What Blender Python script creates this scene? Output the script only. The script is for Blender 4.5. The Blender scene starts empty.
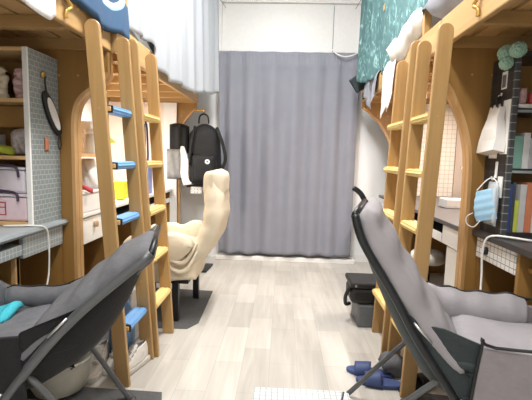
import bpy, bmesh, math, random
from mathutils import Vector, Matrix
random.seed(7)
PI = math.pi
S = bpy.context.scene
C = S.collection

# ------------------------------------------------------------------ materials
def srgb(r, g, b):
    f = lambda c: (c/255/12.92) if c/255 <= 0.04045 else ((c/255+0.055)/1.055)**2.4
    return (f(r), f(g), f(b), 1)

def base_mat(name, rough=0.6, metal=0.0, spec=None):
    m = bpy.data.materials.new(name); m.use_nodes = True
    nt = m.node_tree; b = nt.nodes['Principled BSDF']
    b.inputs['Roughness'].default_value = rough
    b.inputs['Metallic'].default_value = metal
    if spec is not None: b.inputs['Specular IOR Level'].default_value = spec
    return m, nt, b

def plain(name, col, rough=0.6, metal=0.0, var=0.06, scale=30, bump=0.0, bscale=None, spec=None):
    m, nt, b = base_mat(name, rough, metal, spec)
    c = srgb(*col)
    tc = nt.nodes.new('ShaderNodeTexCoord')
    n = nt.nodes.new('ShaderNodeTexNoise'); n.inputs['Scale'].default_value = scale; n.inputs['Detail'].default_value = 3
    nt.links.new(tc.outputs['Object'], n.inputs['Vector'])
    r = nt.nodes.new('ShaderNodeValToRGB')
    r.color_ramp.elements[0].position = .3; r.color_ramp.elements[1].position = .7
    r.color_ramp.elements[0].color = tuple(x*(1-var) for x in c[:3])+(1,)
    r.color_ramp.elements[1].color = tuple(min(1, x*(1+var)) for x in c[:3])+(1,)
    nt.links.new(n.outputs['Fac'], r.inputs['Fac']); nt.links.new(r.outputs['Color'], b.inputs['Base Color'])
    if bump:
        n2 = nt.nodes.new('ShaderNodeTexNoise'); n2.inputs['Scale'].default_value = bscale or scale; n2.inputs['Detail'].default_value = 4
        nt.links.new(tc.outputs['Object'], n2.inputs['Vector'])
        bp = nt.nodes.new('ShaderNodeBump'); bp.inputs['Strength'].default_value = bump; bp.inputs['Distance'].default_value = .01
        nt.links.new(n2.outputs['Fac'], bp.inputs['Height']); nt.links.new(bp.outputs['Normal'], b.inputs['Normal'])
    return m

def wood(name, c1, c2, axis=2, rough=0.42, scale=1.0):
    m, nt, b = base_mat(name, rough)
    tc = nt.nodes.new('ShaderNodeTexCoord'); mp = nt.nodes.new('ShaderNodeMapping')
    s = [26*scale]*3; s[axis] = 1.6*scale
    mp.inputs['Scale'].default_value = s
    nt.links.new(tc.outputs['Object'], mp.inputs['Vector'])
    n = nt.nodes.new('ShaderNodeTexNoise'); n.inputs['Scale'].default_value = 1.0; n.inputs['Detail'].default_value = 5; n.inputs['Distortion'].default_value = .6
    nt.links.new(mp.outputs['Vector'], n.inputs['Vector'])
    r = nt.nodes.new('ShaderNodeValToRGB')
    r.color_ramp.elements[0].position = .3; r.color_ramp.elements[0].color = srgb(*c1)
    r.color_ramp.elements[1].position = .7; r.color_ramp.elements[1].color = srgb(*c2)
    nt.links.new(n.outputs['Fac'], r.inputs['Fac']); nt.links.new(r.outputs['Color'], b.inputs['Base Color'])
    return m

def tiled(name, col, line, axes, cell, lw=.07, rough=.45, offset=.0, vary=.06):
    """small square tile contact paper; axes = the two object axes that span the sheet"""
    m, nt, b = base_mat(name, rough)
    tc = nt.nodes.new('ShaderNodeTexCoord'); sp = nt.nodes.new('ShaderNodeSeparateXYZ'); cb = nt.nodes.new('ShaderNodeCombineXYZ')
    nt.links.new(tc.outputs['Object'], sp.inputs[0])
    nt.links.new(sp.outputs[axes[0]], cb.inputs[0]); nt.links.new(sp.outputs[axes[1]], cb.inputs[1])
    br = nt.nodes.new('ShaderNodeTexBrick'); br.offset = offset
    br.inputs['Scale'].default_value = 1.0
    br.inputs['Brick Width'].default_value = cell[0]; br.inputs['Row Height'].default_value = cell[1]
    br.inputs['Mortar Size'].default_value = lw*cell[1]; br.inputs['Mortar Smooth'].default_value = .1
    c = srgb(*col)
    br.inputs['Color1'].default_value = c
    br.inputs['Color2'].default_value = tuple(x*(1-vary) for x in c[:3])+(1,)
    br.inputs['Mortar'].default_value = srgb(*line)
    nt.links.new(cb.outputs[0], br.inputs['Vector']); nt.links.new(br.outputs['Color'], b.inputs['Base Color'])
    return m

W_L = ((168,122,62), (188,140,76))
M = {}
M['wood_z'] = wood('wood upright', (178,140,86), (196,158,102), 2)
M['wood_y'] = wood('wood along bed', (184,148,98), (202,166,114), 1)
M['wood_x'] = wood('wood across bed', (168,134,84), (186,150,100), 0)
M['panel'] = wood('panel veneer', (144,106,54), (158,118,62), 2, .5, .5)
M['trim'] = wood('edge trim', (180,140,90), (198,158,108), 2, .4)
M['slat'] = wood('slat board', (188,150,100), (204,166,114), 1)
M['shelfwood'] = wood('shelf board', (206,166,112), (222,184,130), 0)
M['ladder'] = wood('ladder wood', (172,136,86), (188,152,101), 2, .38)
M['ladder_s'] = wood('ladder tread wood', (196,156,102), (212,172,118), 1, .38)
M['white_wall'] = plain('white paint', (238,240,241), .8, var=.015, scale=3)
M['ceil'] = plain('ceiling paint', (238,238,236), .9, var=.01, scale=3)
M['white'] = plain('white laminate', (236,235,233), .45, var=.02)
M['whitecloth'] = plain('white cloth', (226,224,222), .9, var=.04, scale=14, bump=.3, bscale=25)
M['offwhite'] = plain('off white plastic', (222,220,214), .4, var=.03)
M['greytop'] = plain('grey desk laminate', (150,158,162), .4, var=.04)
M['darktop'] = plain('dark desk laminate', (88,84,84), .4, var=.08)
M['blacktop'] = plain('black desk laminate', (52,50,52), .35, var=.1)
M['black'] = plain('black plastic', (26,26,28), .45, var=.1)
M['blackmetal'] = plain('black metal', (38,40,42), .35, .3, var=.05)
M['tube'] = plain('dark grey steel tube', (92,94,96), .4, .3, var=.04)
M['silver'] = plain('silver clip', (200,200,200), .3, .8, var=.03)
M['blackcloth'] = plain('black sling fabric', (19,19,21), .85, var=.15, scale=60, bump=.3, bscale=120)
M['dgreen'] = plain('dark green black fabric', (34,44,46), .6, var=.15, scale=40, bump=.3, bscale=80)
M['charcoal'] = plain('charcoal padded fabric', (100,100,104), .9, var=.1, scale=25, bump=.5, bscale=22)
M['ltgrey'] = plain('light grey padded fabric', (148,144,147), .92, var=.05, scale=18, bump=.45, bscale=16)
M['ltgrey2'] = plain('grey flap fabric', (136,130,132), .92, var=.05, scale=30, bump=.3, bscale=60)
M['beige'] = plain('beige cotton cover', (212,200,178), .9, var=.04, scale=10, bump=.6, bscale=14)
M['beige_d'] = plain('tan quilted tuft', (196,166,128), .9, var=.05)
M['bluepad'] = plain('blue foam', (112,164,218), .55, var=.04)
M['yellowpad'] = plain('yellow foam', (220,192,124), .55, var=.05)
M['blackband'] = plain('black elastic', (30,30,30), .7)
M['curtain'] = plain('grey curtain cloth', (136,138,149), .9, var=.03, scale=6, bump=.15, bscale=300)
M['teal'] = None
M['pillow'] = plain('grey pillow cloth', (150,152,160), .9, var=.06, scale=12, bump=.4, bscale=14)
M['bedding'] = plain('cream bedding', (228,222,212), .9, var=.04, scale=12, bump=.5, bscale=14)
M['mattress'] = plain('mattress ticking', (214,210,204), .9, var=.03)
M['navy'] = plain('navy rubber', (58,74,120), .6, var=.08)
M['turq'] = plain('turquoise towel', (66,180,196), .9, var=.08, bump=.5, bscale=60)
M['sneaker'] = plain('white sneaker leather', (224,220,214), .6, var=.05)
M['sole'] = plain('sneaker sole', (206,200,192), .6, var=.05)
M['lace'] = plain('sneaker lace', (240,238,236), .8)
M['mat'] = plain('dark grey floor mat', (88,88,88), .9, var=.1, scale=50, bump=.3, bscale=150)
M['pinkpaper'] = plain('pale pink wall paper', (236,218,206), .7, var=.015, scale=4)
M['pinkbox'] = plain('pink clear plastic', (226,204,212), .3, var=.05)
M['clearbox'] = plain('milky clear plastic', (222,214,222), .25, var=.03)
M['purple'] = plain('purple handle plastic', (66,50,74), .4)
M['red'] = plain('red print', (190,64,70), .5)
M['brown'] = plain('brown box card', (112,76,56), .7, var=.1)
M['plushpink'] = plain('patterned pink plush', (206,172,172), .95, var=.25, scale=40, bump=.5, bscale=40)
M['plushgrey'] = plain('grey white plush', (196,186,186), .95, var=.25, scale=45, bump=.5, bscale=40)
M['lime'] = plain('lime green fabric', (184,196,70), .8, var=.08)
M['yellow'] = plain('bright yellow plastic', (228,222,60), .5, var=.04)
M['orange'] = plain('orange tag', (196,120,88), .6, var=.05)
M['gold'] = plain('brass hook', (205,168,96), .3, .7, var=.04)
M['mint'] = plain('mint pompom', (150,184,166), .95, var=.15, scale=80)
M['hookwhite'] = plain('white hook plastic', (226,226,224), .4)
M['paper'] = plain('white paper', (234,232,228), .8, var=.02, scale=8)
M['paperbag'] = plain('white paper bag', (226,222,218), .75, var=.03, scale=8, bump=.3, bscale=10)
M['maskblue'] = plain('surgical mask blue', (150,190,216), .85, var=.04)
M['maskwhite'] = plain('ear loop white', (238,238,238), .8)
M['blueB'] = plain('blue plastic bag', (120,160,206), .45, var=.12, scale=14, bump=.6, bscale=14)
M['bluebag'] = plain('blue stool seat', (74,110,168), .6, var=.05)
M['purpcard'] = plain('lilac card', (150,160,212), .6, var=.1)
M['bin'] = plain('grey white storage bin', (196,196,196), .4, var=.04)
M['basin'] = plain('pale grey basin', (190,188,178), .35, var=.03)
M['greybag'] = plain('grey pouch cloth', (138,138,138), .9, var=.1, bump=.5, bscale=20)
M['backpack'] = plain('black backpack nylon', (14,15,17), .75, var=.15, scale=40, bump=.3, bscale=60)
M['rope'] = plain('white cord', (232,230,226), .7)
M['steel'] = plain('grey metal box', (104,108,112), .5, .2, var=.06)
M['tile_grey_x'] = tiled('grey brick contact paper side', (134,143,144), (176,185,185), (1,2), (.034,.0245), .06, offset=.5)
M['tile_grey_d'] = tiled('grey tile contact paper drawer', (152,160,162), (192,200,200), (1,2), (.024,.024), .08)
M['tile_white_x'] = tiled('white tile contact paper drawer', (232,230,226), (110,108,108), (1,2), (.034,.03), .06)
M['tile_white_y'] = tiled('white tile contact paper panel', (240,232,222), (194,184,172), (0,2), (.045,.045), .05)
M['tile_black_x'] = tiled('black tile contact paper side', (42,40,40), (66,64,64), (1,2), (.05,.038), .05)
M['tile_white_z'] = tiled('white tile table top', (222,226,226), (160,168,170), (0,1), (.028,.028), .07)
M['tile_black_z'] = tiled('black edge paper', (74,76,78), (150,152,152), (0,2), (.2,.038), .06)
M['check'] = tiled('black white check', (20,20,20), (230,230,230), (0,2), (.03,.03), .4)

def emit(name, col, strength):
    m, nt, b = base_mat(name)
    b.inputs['Emission Color'].default_value = col; b.inputs['Emission Strength'].default_value = strength
    b.inputs['Base Color'].default_value = (1,1,1,1)
    return m
M['lampglow'] = emit('ceiling tube glow', (1,.985,.96,1), 6)
M['deskglow'] = emit('desk lamp glow', (1,.9,.78,1), 6)

# floor: staggered planks
def floor_mat():
    m, nt, b = base_mat('pale vinyl planks', .34)
    tc = nt.nodes.new('ShaderNodeTexCoord'); sp = nt.nodes.new('ShaderNodeSeparateXYZ'); cb = nt.nodes.new('ShaderNodeCombineXYZ')
    nt.links.new(tc.outputs['Object'], sp.inputs[0]); nt.links.new(sp.outputs[1], cb.inputs[0]); nt.links.new(sp.outputs[0], cb.inputs[1])
    br = nt.nodes.new('ShaderNodeTexBrick'); br.offset = .37; br.inputs['Scale'].default_value = 1
    br.inputs['Brick Width'].default_value = .46; br.inputs['Row Height'].default_value = .152
    br.inputs['Mortar Size'].default_value = .0012; br.inputs['Mortar Smooth'].default_value = .3; br.inputs['Bias'].default_value = 0
    br.inputs['Color1'].default_value = srgb(186,181,173); br.inputs['Color2'].default_value = srgb(206,201,193); br.inputs['Mortar'].default_value = srgb(172,165,155)
    nt.links.new(cb.outputs[0], br.inputs['Vector'])
    mp = nt.nodes.new('ShaderNodeMapping'); mp.inputs['Scale'].default_value = (24, 2.0, 1)
    nt.links.new(tc.outputs['Object'], mp.inputs['Vector'])
    n = nt.nodes.new('ShaderNodeTexNoise'); n.inputs['Scale'].default_value = 1; n.inputs['Detail'].default_value = 6; n.inputs['Distortion'].default_value = .8
    nt.links.new(mp.outputs['Vector'], n.inputs['Vector'])
    mp2 = nt.nodes.new('ShaderNodeMapping'); mp2.inputs['Scale'].default_value = (5, 1.6, 1)
    nt.links.new(tc.outputs['Object'], mp2.inputs['Vector'])
    n2 = nt.nodes.new('ShaderNodeTexNoise'); n2.inputs['Scale'].default_value = 1; n2.inputs['Detail'].default_value = 2
    nt.links.new(mp2.outputs['Vector'], n2.inputs['Vector'])
    mx = nt.nodes.new('ShaderNodeMixRGB'); mx.blend_type = 'OVERLAY'; mx.inputs['Fac'].default_value = .22
    nt.links.new(br.outputs['Color'], mx.inputs['Color1']); nt.links.new(n.outputs['Fac'], mx.inputs['Color2'])
    mx2 = nt.nodes.new('ShaderNodeMixRGB'); mx2.blend_type = 'OVERLAY'; mx2.inputs['Fac'].default_value = .22
    nt.links.new(mx.outputs['Color'], mx2.inputs['Color1']); nt.links.new(n2.outputs['Fac'], mx2.inputs['Color2'])
    nt.links.new(mx2.outputs['Color'], b.inputs['Base Color'])
    return m
M['floor'] = floor_mat()

def teal_mat():
    m, nt, b = base_mat('teal leaf print cloth', .85)
    tc = nt.nodes.new('ShaderNodeTexCoord'); mp = nt.nodes.new('ShaderNodeMapping'); mp.inputs['Scale'].default_value = (7, 9, 3.2); mp.inputs['Rotation'].default_value = (.5, .3, .2)
    nt.links.new(tc.outputs['Object'], mp.inputs['Vector'])
    n = nt.nodes.new('ShaderNodeTexNoise'); n.inputs['Scale'].default_value = 2.2; n.inputs['Detail'].default_value = 4; n.inputs['Distortion'].default_value = 2.2
    nt.links.new(mp.outputs['Vector'], n.inputs['Vector'])
    r = nt.nodes.new('ShaderNodeValToRGB'); e = r.color_ramp.elements
    e[0].position = .46; e[0].color = srgb(76,108,110); e[1].position = .70; e[1].color = srgb(160,194,192)
    k = r.color_ramp.elements.new(.58); k.color = srgb(94,132,133)
    nt.links.new(n.outputs['Fac'], r.inputs['Fac']); nt.links.new(r.outputs['Color'], b.inputs['Base Color'])
    return m
M['teal'] = teal_mat()

def quilt_mat():
    m, nt, b = base_mat('blue quilt with white ring print', .85)
    tc = nt.nodes.new('ShaderNodeTexCoord'); sp = nt.nodes.new('ShaderNodeSeparateXYZ')
    nt.links.new(tc.outputs['Object'], sp.inputs[0])
    def mth(op, a, b_):
        x = nt.nodes.new('ShaderNodeMath'); x.operation = op
        for i, q in enumerate((a, b_)):
            if isinstance(q, (int, float)): x.inputs[i].default_value = q
            else: nt.links.new(q, x.inputs[i])
        return x.outputs[0]
    dy = mth('SUBTRACT', sp.outputs[1], .14); dz = mth('SUBTRACT', sp.outputs[2], .24)
    d = mth('SQRT', mth('ADD', mth('MULTIPLY', dy, dy), mth('MULTIPLY', mth('MULTIPLY', dz, dz), 1.6)), 0)
    r = nt.nodes.new('ShaderNodeValToRGB'); r.color_ramp.interpolation = 'CONSTANT'
    e = r.color_ramp.elements
    e[0].position = 0; e[0].color = srgb(196,160,110); e[1].position = .07; e[1].color = srgb(52,82,116)
    for p, c in ((.145, (222,228,232)), (.175, (150,180,200)), (.19, (54,86,120))):
        k = e.new(p); k.color = srgb(*c)
    nt.links.new(d, r.inputs['Fac']); nt.links.new(r.outputs['Color'], b.inputs['Base Color'])
    return m
M['quilt'] = quilt_mat()

def sheer_mat():
    m, nt, b = base_mat('white sheer cotton', .9)
    b.inputs['Base Color'].default_value = srgb(196,200,206)
    b.inputs['Transmission Weight'].default_value = 0
    b.inputs['Subsurface Weight'].default_value = 0
    tr = nt.nodes.new('ShaderNodeBsdfTranslucent'); tr.inputs['Color'].default_value = srgb(200,204,210)
    mix = nt.nodes.new('ShaderNodeMixShader'); mix.inputs[0].default_value = .35
    out = nt.nodes['Material Output']
    nt.links.new(b.outputs[0], mix.inputs[1]); nt.links.new(tr.outputs[0], mix.inputs[2]); nt.links.new(mix.outputs[0], out.inputs['Surface'])
    return m
M['sheer'] = sheer_mat()

def glass_mat(name, col, rough=.1, alpha=.45):
    m, nt, b = base_mat(name, rough)
    b.inputs['Base Color'].default_value = srgb(*col); b.inputs['Alpha'].default_value = alpha
    return m
M['clearbag'] = glass_mat('clear plastic pouch', (226,232,236), .2, .5)
M['jar'] = glass_mat('clear jar', (210,206,196), .1, .6)

# ------------------------------------------------------------------ object helpers
OFF = {}
def vec(*a): return Vector(a)

def obj(name, bm, mat, parent=None, smooth=False, local=False, bevel=0, solid=0, subd=0, loc=None):
    """links a bmesh (in world coordinates unless local) as one mesh object"""
    me = bpy.data.meshes.new(name)
    if parent is not None: off = OFF[parent.name]
    else:
        if loc is None:
            xs = [v.co for v in bm.verts]
            mn = Vector([min(v[i] for v in xs) for i in range(3)]); mx = Vector([max(v[i] for v in xs) for i in range(3)])
            loc = Vector(((mn.x+mx.x)/2, (mn.y+mx.y)/2, mn.z))
        off = Vector(loc)
    if not local:
        bmesh.ops.translate(bm, verts=bm.verts, vec=-off)
    bmesh.ops.recalc_face_normals(bm, faces=bm.faces)
    for f in bm.faces: f.smooth = smooth
    bm.to_mesh(me); bm.free()
    o = bpy.data.objects.new(name, me); C.objects.link(o)
    me.materials.append(M[mat] if isinstance(mat, str) else mat)
    if parent is not None: o.parent = parent
    else: o.location = off
    OFF[o.name] = off
    if solid:
        k = o.modifiers.new('thickness', 'SOLIDIFY'); k.thickness = solid; k.offset = 0
    if bevel:
        k = o.modifiers.new('bevel', 'BEVEL'); k.width = bevel; k.segments = 2; k.limit_method = 'ANGLE'
        k.angle_limit = math.radians(40)
    if subd:
        k = o.modifiers.new('subdivision', 'SUBSURF'); k.levels = subd; k.render_levels = subd
    return o

def tag(o, label, cat, group=None):
    o['label'] = label; o['category'] = cat
    if group: o['group'] = group
    return o

def thing(name, label, cat, loc, rotz=0, group=None):
    o = bpy.data.objects.new(name, None); C.objects.link(o)
    o.empty_display_size = .05
    o.location = loc; o.rotation_euler = (0, 0, rotz)
    OFF[o.name] = Vector(loc)
    return tag(o, label, cat, group)

def struct(name, bm, mat, **k):
    o = obj(name, bm, mat, **k); o['kind'] = 'structure'; return o

def bx(bm, x0, x1, y0, y1, z0, z1, mtx=None):
    vs = [bm.verts.new((x, y, z)) for x in (x0, x1) for y in (y0, y1) for z in (z0, z1)]
    for f in ((0,1,3,2), (4,6,7,5), (0,4,5,1), (2,3,7,6), (0,2,6,4), (1,5,7,3)):
        bm.faces.new([vs[i] for i in f])
    if mtx is not None: bmesh.ops.transform(bm, matrix=mtx, verts=vs)
    return vs

def box(x0, x1, y0, y1, z0, z1, mtx=None):
    bm = bmesh.new(); bx(bm, x0, x1, y0, y1, z0, z1, mtx); return bm

def tube(bm, pts, r, n=10, caps=True):
    pts = [Vector(p) for p in pts]
    rs = r if isinstance(r, (list, tuple)) else [r]*len(pts)
    rings = []; prev = None
    for i, p in enumerate(pts):
        d = (pts[min(i+1, len(pts)-1)] - pts[max(i-1, 0)]).normalized()
        if prev is None:
            a = Vector((0,0,1)) if abs(d.z) < .9 else Vector((1,0,0))
            u = d.cross(a).normalized()
        else:
            u = (prev - d*prev.dot(d)).normalized()
        prev = u; w = d.cross(u)
        rings.append([bm.verts.new(p + (u*math.cos(2*PI*k/n) + w*math.sin(2*PI*k/n))*rs[i]) for k in range(n)])
    for a, b in zip(rings, rings[1:]):
        for k in range(n): bm.faces.new((a[k], a[(k+1)%n], b[(k+1)%n], b[k]))
    if caps:
        bm.faces.new(rings[0][::-1]); bm.faces.new(rings[-1])
    return bm

def tb(pts, r, n=10): return tube(bmesh.new(), pts, r, n)

def smooth_path(pts, k=6):
    """Catmull-Rom through the points"""
    P = [Vector(p) for p in pts]; out = []
    for i in range(len(P)-1):
        p0 = P[max(i-1, 0)]; p1 = P[i]; p2 = P[i+1]; p3 = P[min(i+2, len(P)-1)]
        for j in range(k):
            t = j/k
            out.append(.5*((2*p1) + (p2-p0)*t + (2*p0-5*p1+4*p2-p3)*t*t + (3*p1-p0-3*p2+p3)*t**3))
    out.append(P[-1]); return out

def prism(bm, poly, axis, a0, a1):
    """extrude 2-D polygon along axis; polygon in the other two axes in order"""
    def mk(p, a):
        q = list(p); q.insert(axis, a); return bm.verts.new(q)
    A = [mk(p, a0) for p in poly]; B = [mk(p, a1) for p in poly]
    bm.faces.new(A); bm.faces.new(B[::-1])
    n = len(poly)
    for i in range(n): bm.faces.new((A[i], B[i], B[(i+1)%n], A[(i+1)%n]))
    return bm

def pr(poly, axis, a0, a1): return prism(bmesh.new(), poly, axis, a0, a1)

def lathe(bm, prof, cx, cy, n=20):
    rings = []
    for r, z in prof:
        if r < 1e-5: rings.append([bm.verts.new((cx, cy, z))])
        else: rings.append([bm.verts.new((cx+r*math.cos(2*PI*k/n), cy+r*math.sin(2*PI*k/n), z)) for k in range(n)])
    for a, b in zip(rings, rings[1:]):
        for k in range(n):
            k2 = (k+1) % n
            if len(a) == 1 and len(b) == 1: continue
            if len(a) == 1: bm.faces.new((a[0], b[k2], b[k]))
            elif len(b) == 1: bm.faces.new((a[k], a[k2], b[0]))
            else: bm.faces.new((a[k], a[k2], b[k2], b[k]))
    return bm
def la(prof, cx, cy, n=20): return lathe(bmesh.new(), prof, cx, cy, n)

def sheet(fn, nu, nv, bm=None):
    bm = bm or bmesh.new()
    g = [[bm.verts.new(fn(i/nu, j/nv)) for j in range(nv+1)] for i in range(nu+1)]
    for i in range(nu):
        for j in range(nv): bm.faces.new((g[i][j], g[i+1][j], g[i+1][j+1], g[i][j+1]))
    return bm

def pillow(fn, t, nu=14, nv=18, p=3.0, bump=None):
    """closed cushion around the surface fn(u,v), u,v in 0..1, thickness t in the middle, thin at the rim"""
    bm = bmesh.new(); e = 1e-3
    def nrm(u, v):
        a = Vector(fn(min(u+e,1), v)) - Vector(fn(max(u-e,0), v)); b = Vector(fn(u, min(v+e,1))) - Vector(fn(u, max(v-e,0)))
        return a.cross(b).normalized()
    top, bot = [], []
    for i in range(nu+1):
        ra, rb = [], []
        for j in range(nv+1):
            u, v = i/nu, j/nv
            h = ((1-abs(2*u-1)**p)*(1-abs(2*v-1)**p))
            h = max(h, 0)**.5 * t/2
            if bump: h *= bump(u, v)
            c = Vector(fn(u, v)); n = nrm(u, v)
            if i in (0, nu) or j in (0, nv):
                w = bm.verts.new(c); ra.append(w); rb.append(w)
            else:
                ra.append(bm.verts.new(c+n*h)); rb.append(bm.verts.new(c-n*h))
        top.append(ra); bot.append(rb)
    for i in range(nu):
        for j in range(nv):
            bm.faces.new((top[i][j], top[i+1][j], top[i+1][j+1], top[i][j+1]))
            bm.faces.new((bot[i][j], bot[i][j+1], bot[i+1][j+1], bot[i+1][j]))
    return bm

def interp(pts, s):
    """point at arc fraction s on a polyline of tuples"""
    L = [0]
    for a, b in zip(pts, pts[1:]): L.append(L[-1] + math.dist(a, b))
    q = s*L[-1]
    for i in range(len(pts)-1):
        if q <= L[i+1] + 1e-9:
            k = (q-L[i])/max(L[i+1]-L[i], 1e-9)
            return tuple(a+(b-a)*k for a, b in zip(pts[i], pts[i+1]))
    return pts[-1]

# ------------------------------------------------------------------ the room
XL, XR, YB, YF, ZC = -1.84, 1.76, 4.45, -1.7, 3.15
struct('floor', box(XL-.1, XR+.1, YF-.1, YB+.1, -.05, 0), 'floor')
struct('ceiling', box(XL-.1, XR+.1, YF-.1, YB+.1, ZC, ZC+.05), 'ceil')
struct('wall_left', box(XL-.1, XL, YF-.1, YB+.1, 0, ZC), 'white_wall')
struct('wall_right', box(XR, XR+.1, YF-.1, YB+.1, 0, ZC), 'white_wall')
struct('wall_front', box(XL, XR, YF-.1, YF, 0, ZC), 'white_wall')
bm = bmesh.new()
DX0, DX1, DZ = -.70, .78, 2.20
bx(bm, XL, DX0-.05, YB, YB+.1, 0, ZC); bx(bm, DX1+.05, XR, YB, YB+.1, 0, ZC); bx(bm, DX0-.05, DX1+.05, YB, YB+.1, 2.82, ZC)
struct('wall_back', bm, 'white_wall')
# double door with a white transom panel above
bm = bmesh.new(); bx(bm, DX0, .035, YB+.03, YB+.07, .03, DZ); bx(bm, .045, DX1, YB+.03, YB+.07, .03, DZ)
d = struct('door_1', bm, 'white', bevel=.004)
bm = bmesh.new(); bx(bm, DX0-.05, DX0, YB, YB+.09, 0, 2.82); bx(bm, DX1, DX1+.05, YB, YB+.09, 0, 2.82)
bx(bm, DX0, DX1, YB, YB+.09, DZ, DZ+.05); bx(bm, DX0, DX1, YB, YB+.09, 2.78, 2.82)
struct('trim_1', bm, 'white', bevel=.003)
bm = bmesh.new(); bx(bm, DX0, .495, YB+.03, YB+.05, DZ+.05, 2.78); bx(bm, .503, DX1, YB+.034, YB+.05, DZ+.05, 2.78)
struct('window_1', bm, 'white', bevel=.003)
struct('trim_2', box(DX0-.02, DX1+.04, YB-.13, YB+.06, 0, .05), 'white', bevel=.006)
struct('baseboard_left', box(XL, XL+.012, YF, YB, 0, .08), 'white')
struct('baseboard_right', box(XR-.012, XR, YF, YB, 0, .08), 'white')
struct('baseboard_back', box(DX1+.06, XR, YB-.012, YB, 0, .08), 'white')

# ------------------------------------------------------------------ curtain and rod
t = thing('curtain_rod', 'thin white rod over the door carrying the long grey curtain', 'curtain rod', (.04, 4.36, 2.235))
obj('rod', tb([(-.72, 4.36, 2.245), (.80, 4.36, 2.245)], .009), 'offwhite', t, smooth=True)
for x in (-.70, .76):
    obj('bracket', box(x-.012, x+.012, 4.352, YB, 2.232, 2.262), 'black' if x > 0 else 'offwhite', t, bevel=.003)
def curt(u, v):
    x = -.70 + 1.47*u
    z = 2.235 - v*(2.15 + .006*math.sin(30*u))
    amp = .010 + .019*min(1, v*3.2)
    ph = 2*PI*(u*7.0 + .16*math.sin(7*u))
    y = 4.30 + amp*((.75+.25*math.sin(3.1*u+1))*math.sin(ph) + .08*math.sin(ph*2.3+1.0+v)*(1-v) + .4*math.sin(ph*.43+2)*v)
    if v < .09:
        y += .003*math.sin(2*PI*u*44)*(1-v/.09) - .012*math.exp(-((v-.06)/.012)**2)
    xx = x + .006*math.sin(ph+1.2)*v - .012*v*(2*u-1)
    return (xx, y, z)
cu = obj('curtain', sheet(curt, 240, 60), 'curtain', smooth=True, solid=.002)
tag(cu, 'long plain grey cloth curtain covering the doorway at the end of the aisle', 'curtain')
tag(obj('cord', tb(smooth_path([(.47, 4.27, 2.26), (.52, 4.25, 2.21), (.60, 4.25, 2.185), (.68, 4.25, 2.20), (.74, 4.27, 2.235)]), .006), 'rope', smooth=True),
    'white cord looped over the right end of the curtain header', 'cord')

# ------------------------------------------------------------------ loft beds
def curve_poly(wall, pts, zt):
    """panel outline in xz: wall side straight, aisle side follows pts from low to high"""
    return [(wall, 0.0)] + [(pts[0][0], 0.0)] + list(pts) + [(pts[-1][0], zt), (wall, zt)]

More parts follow.
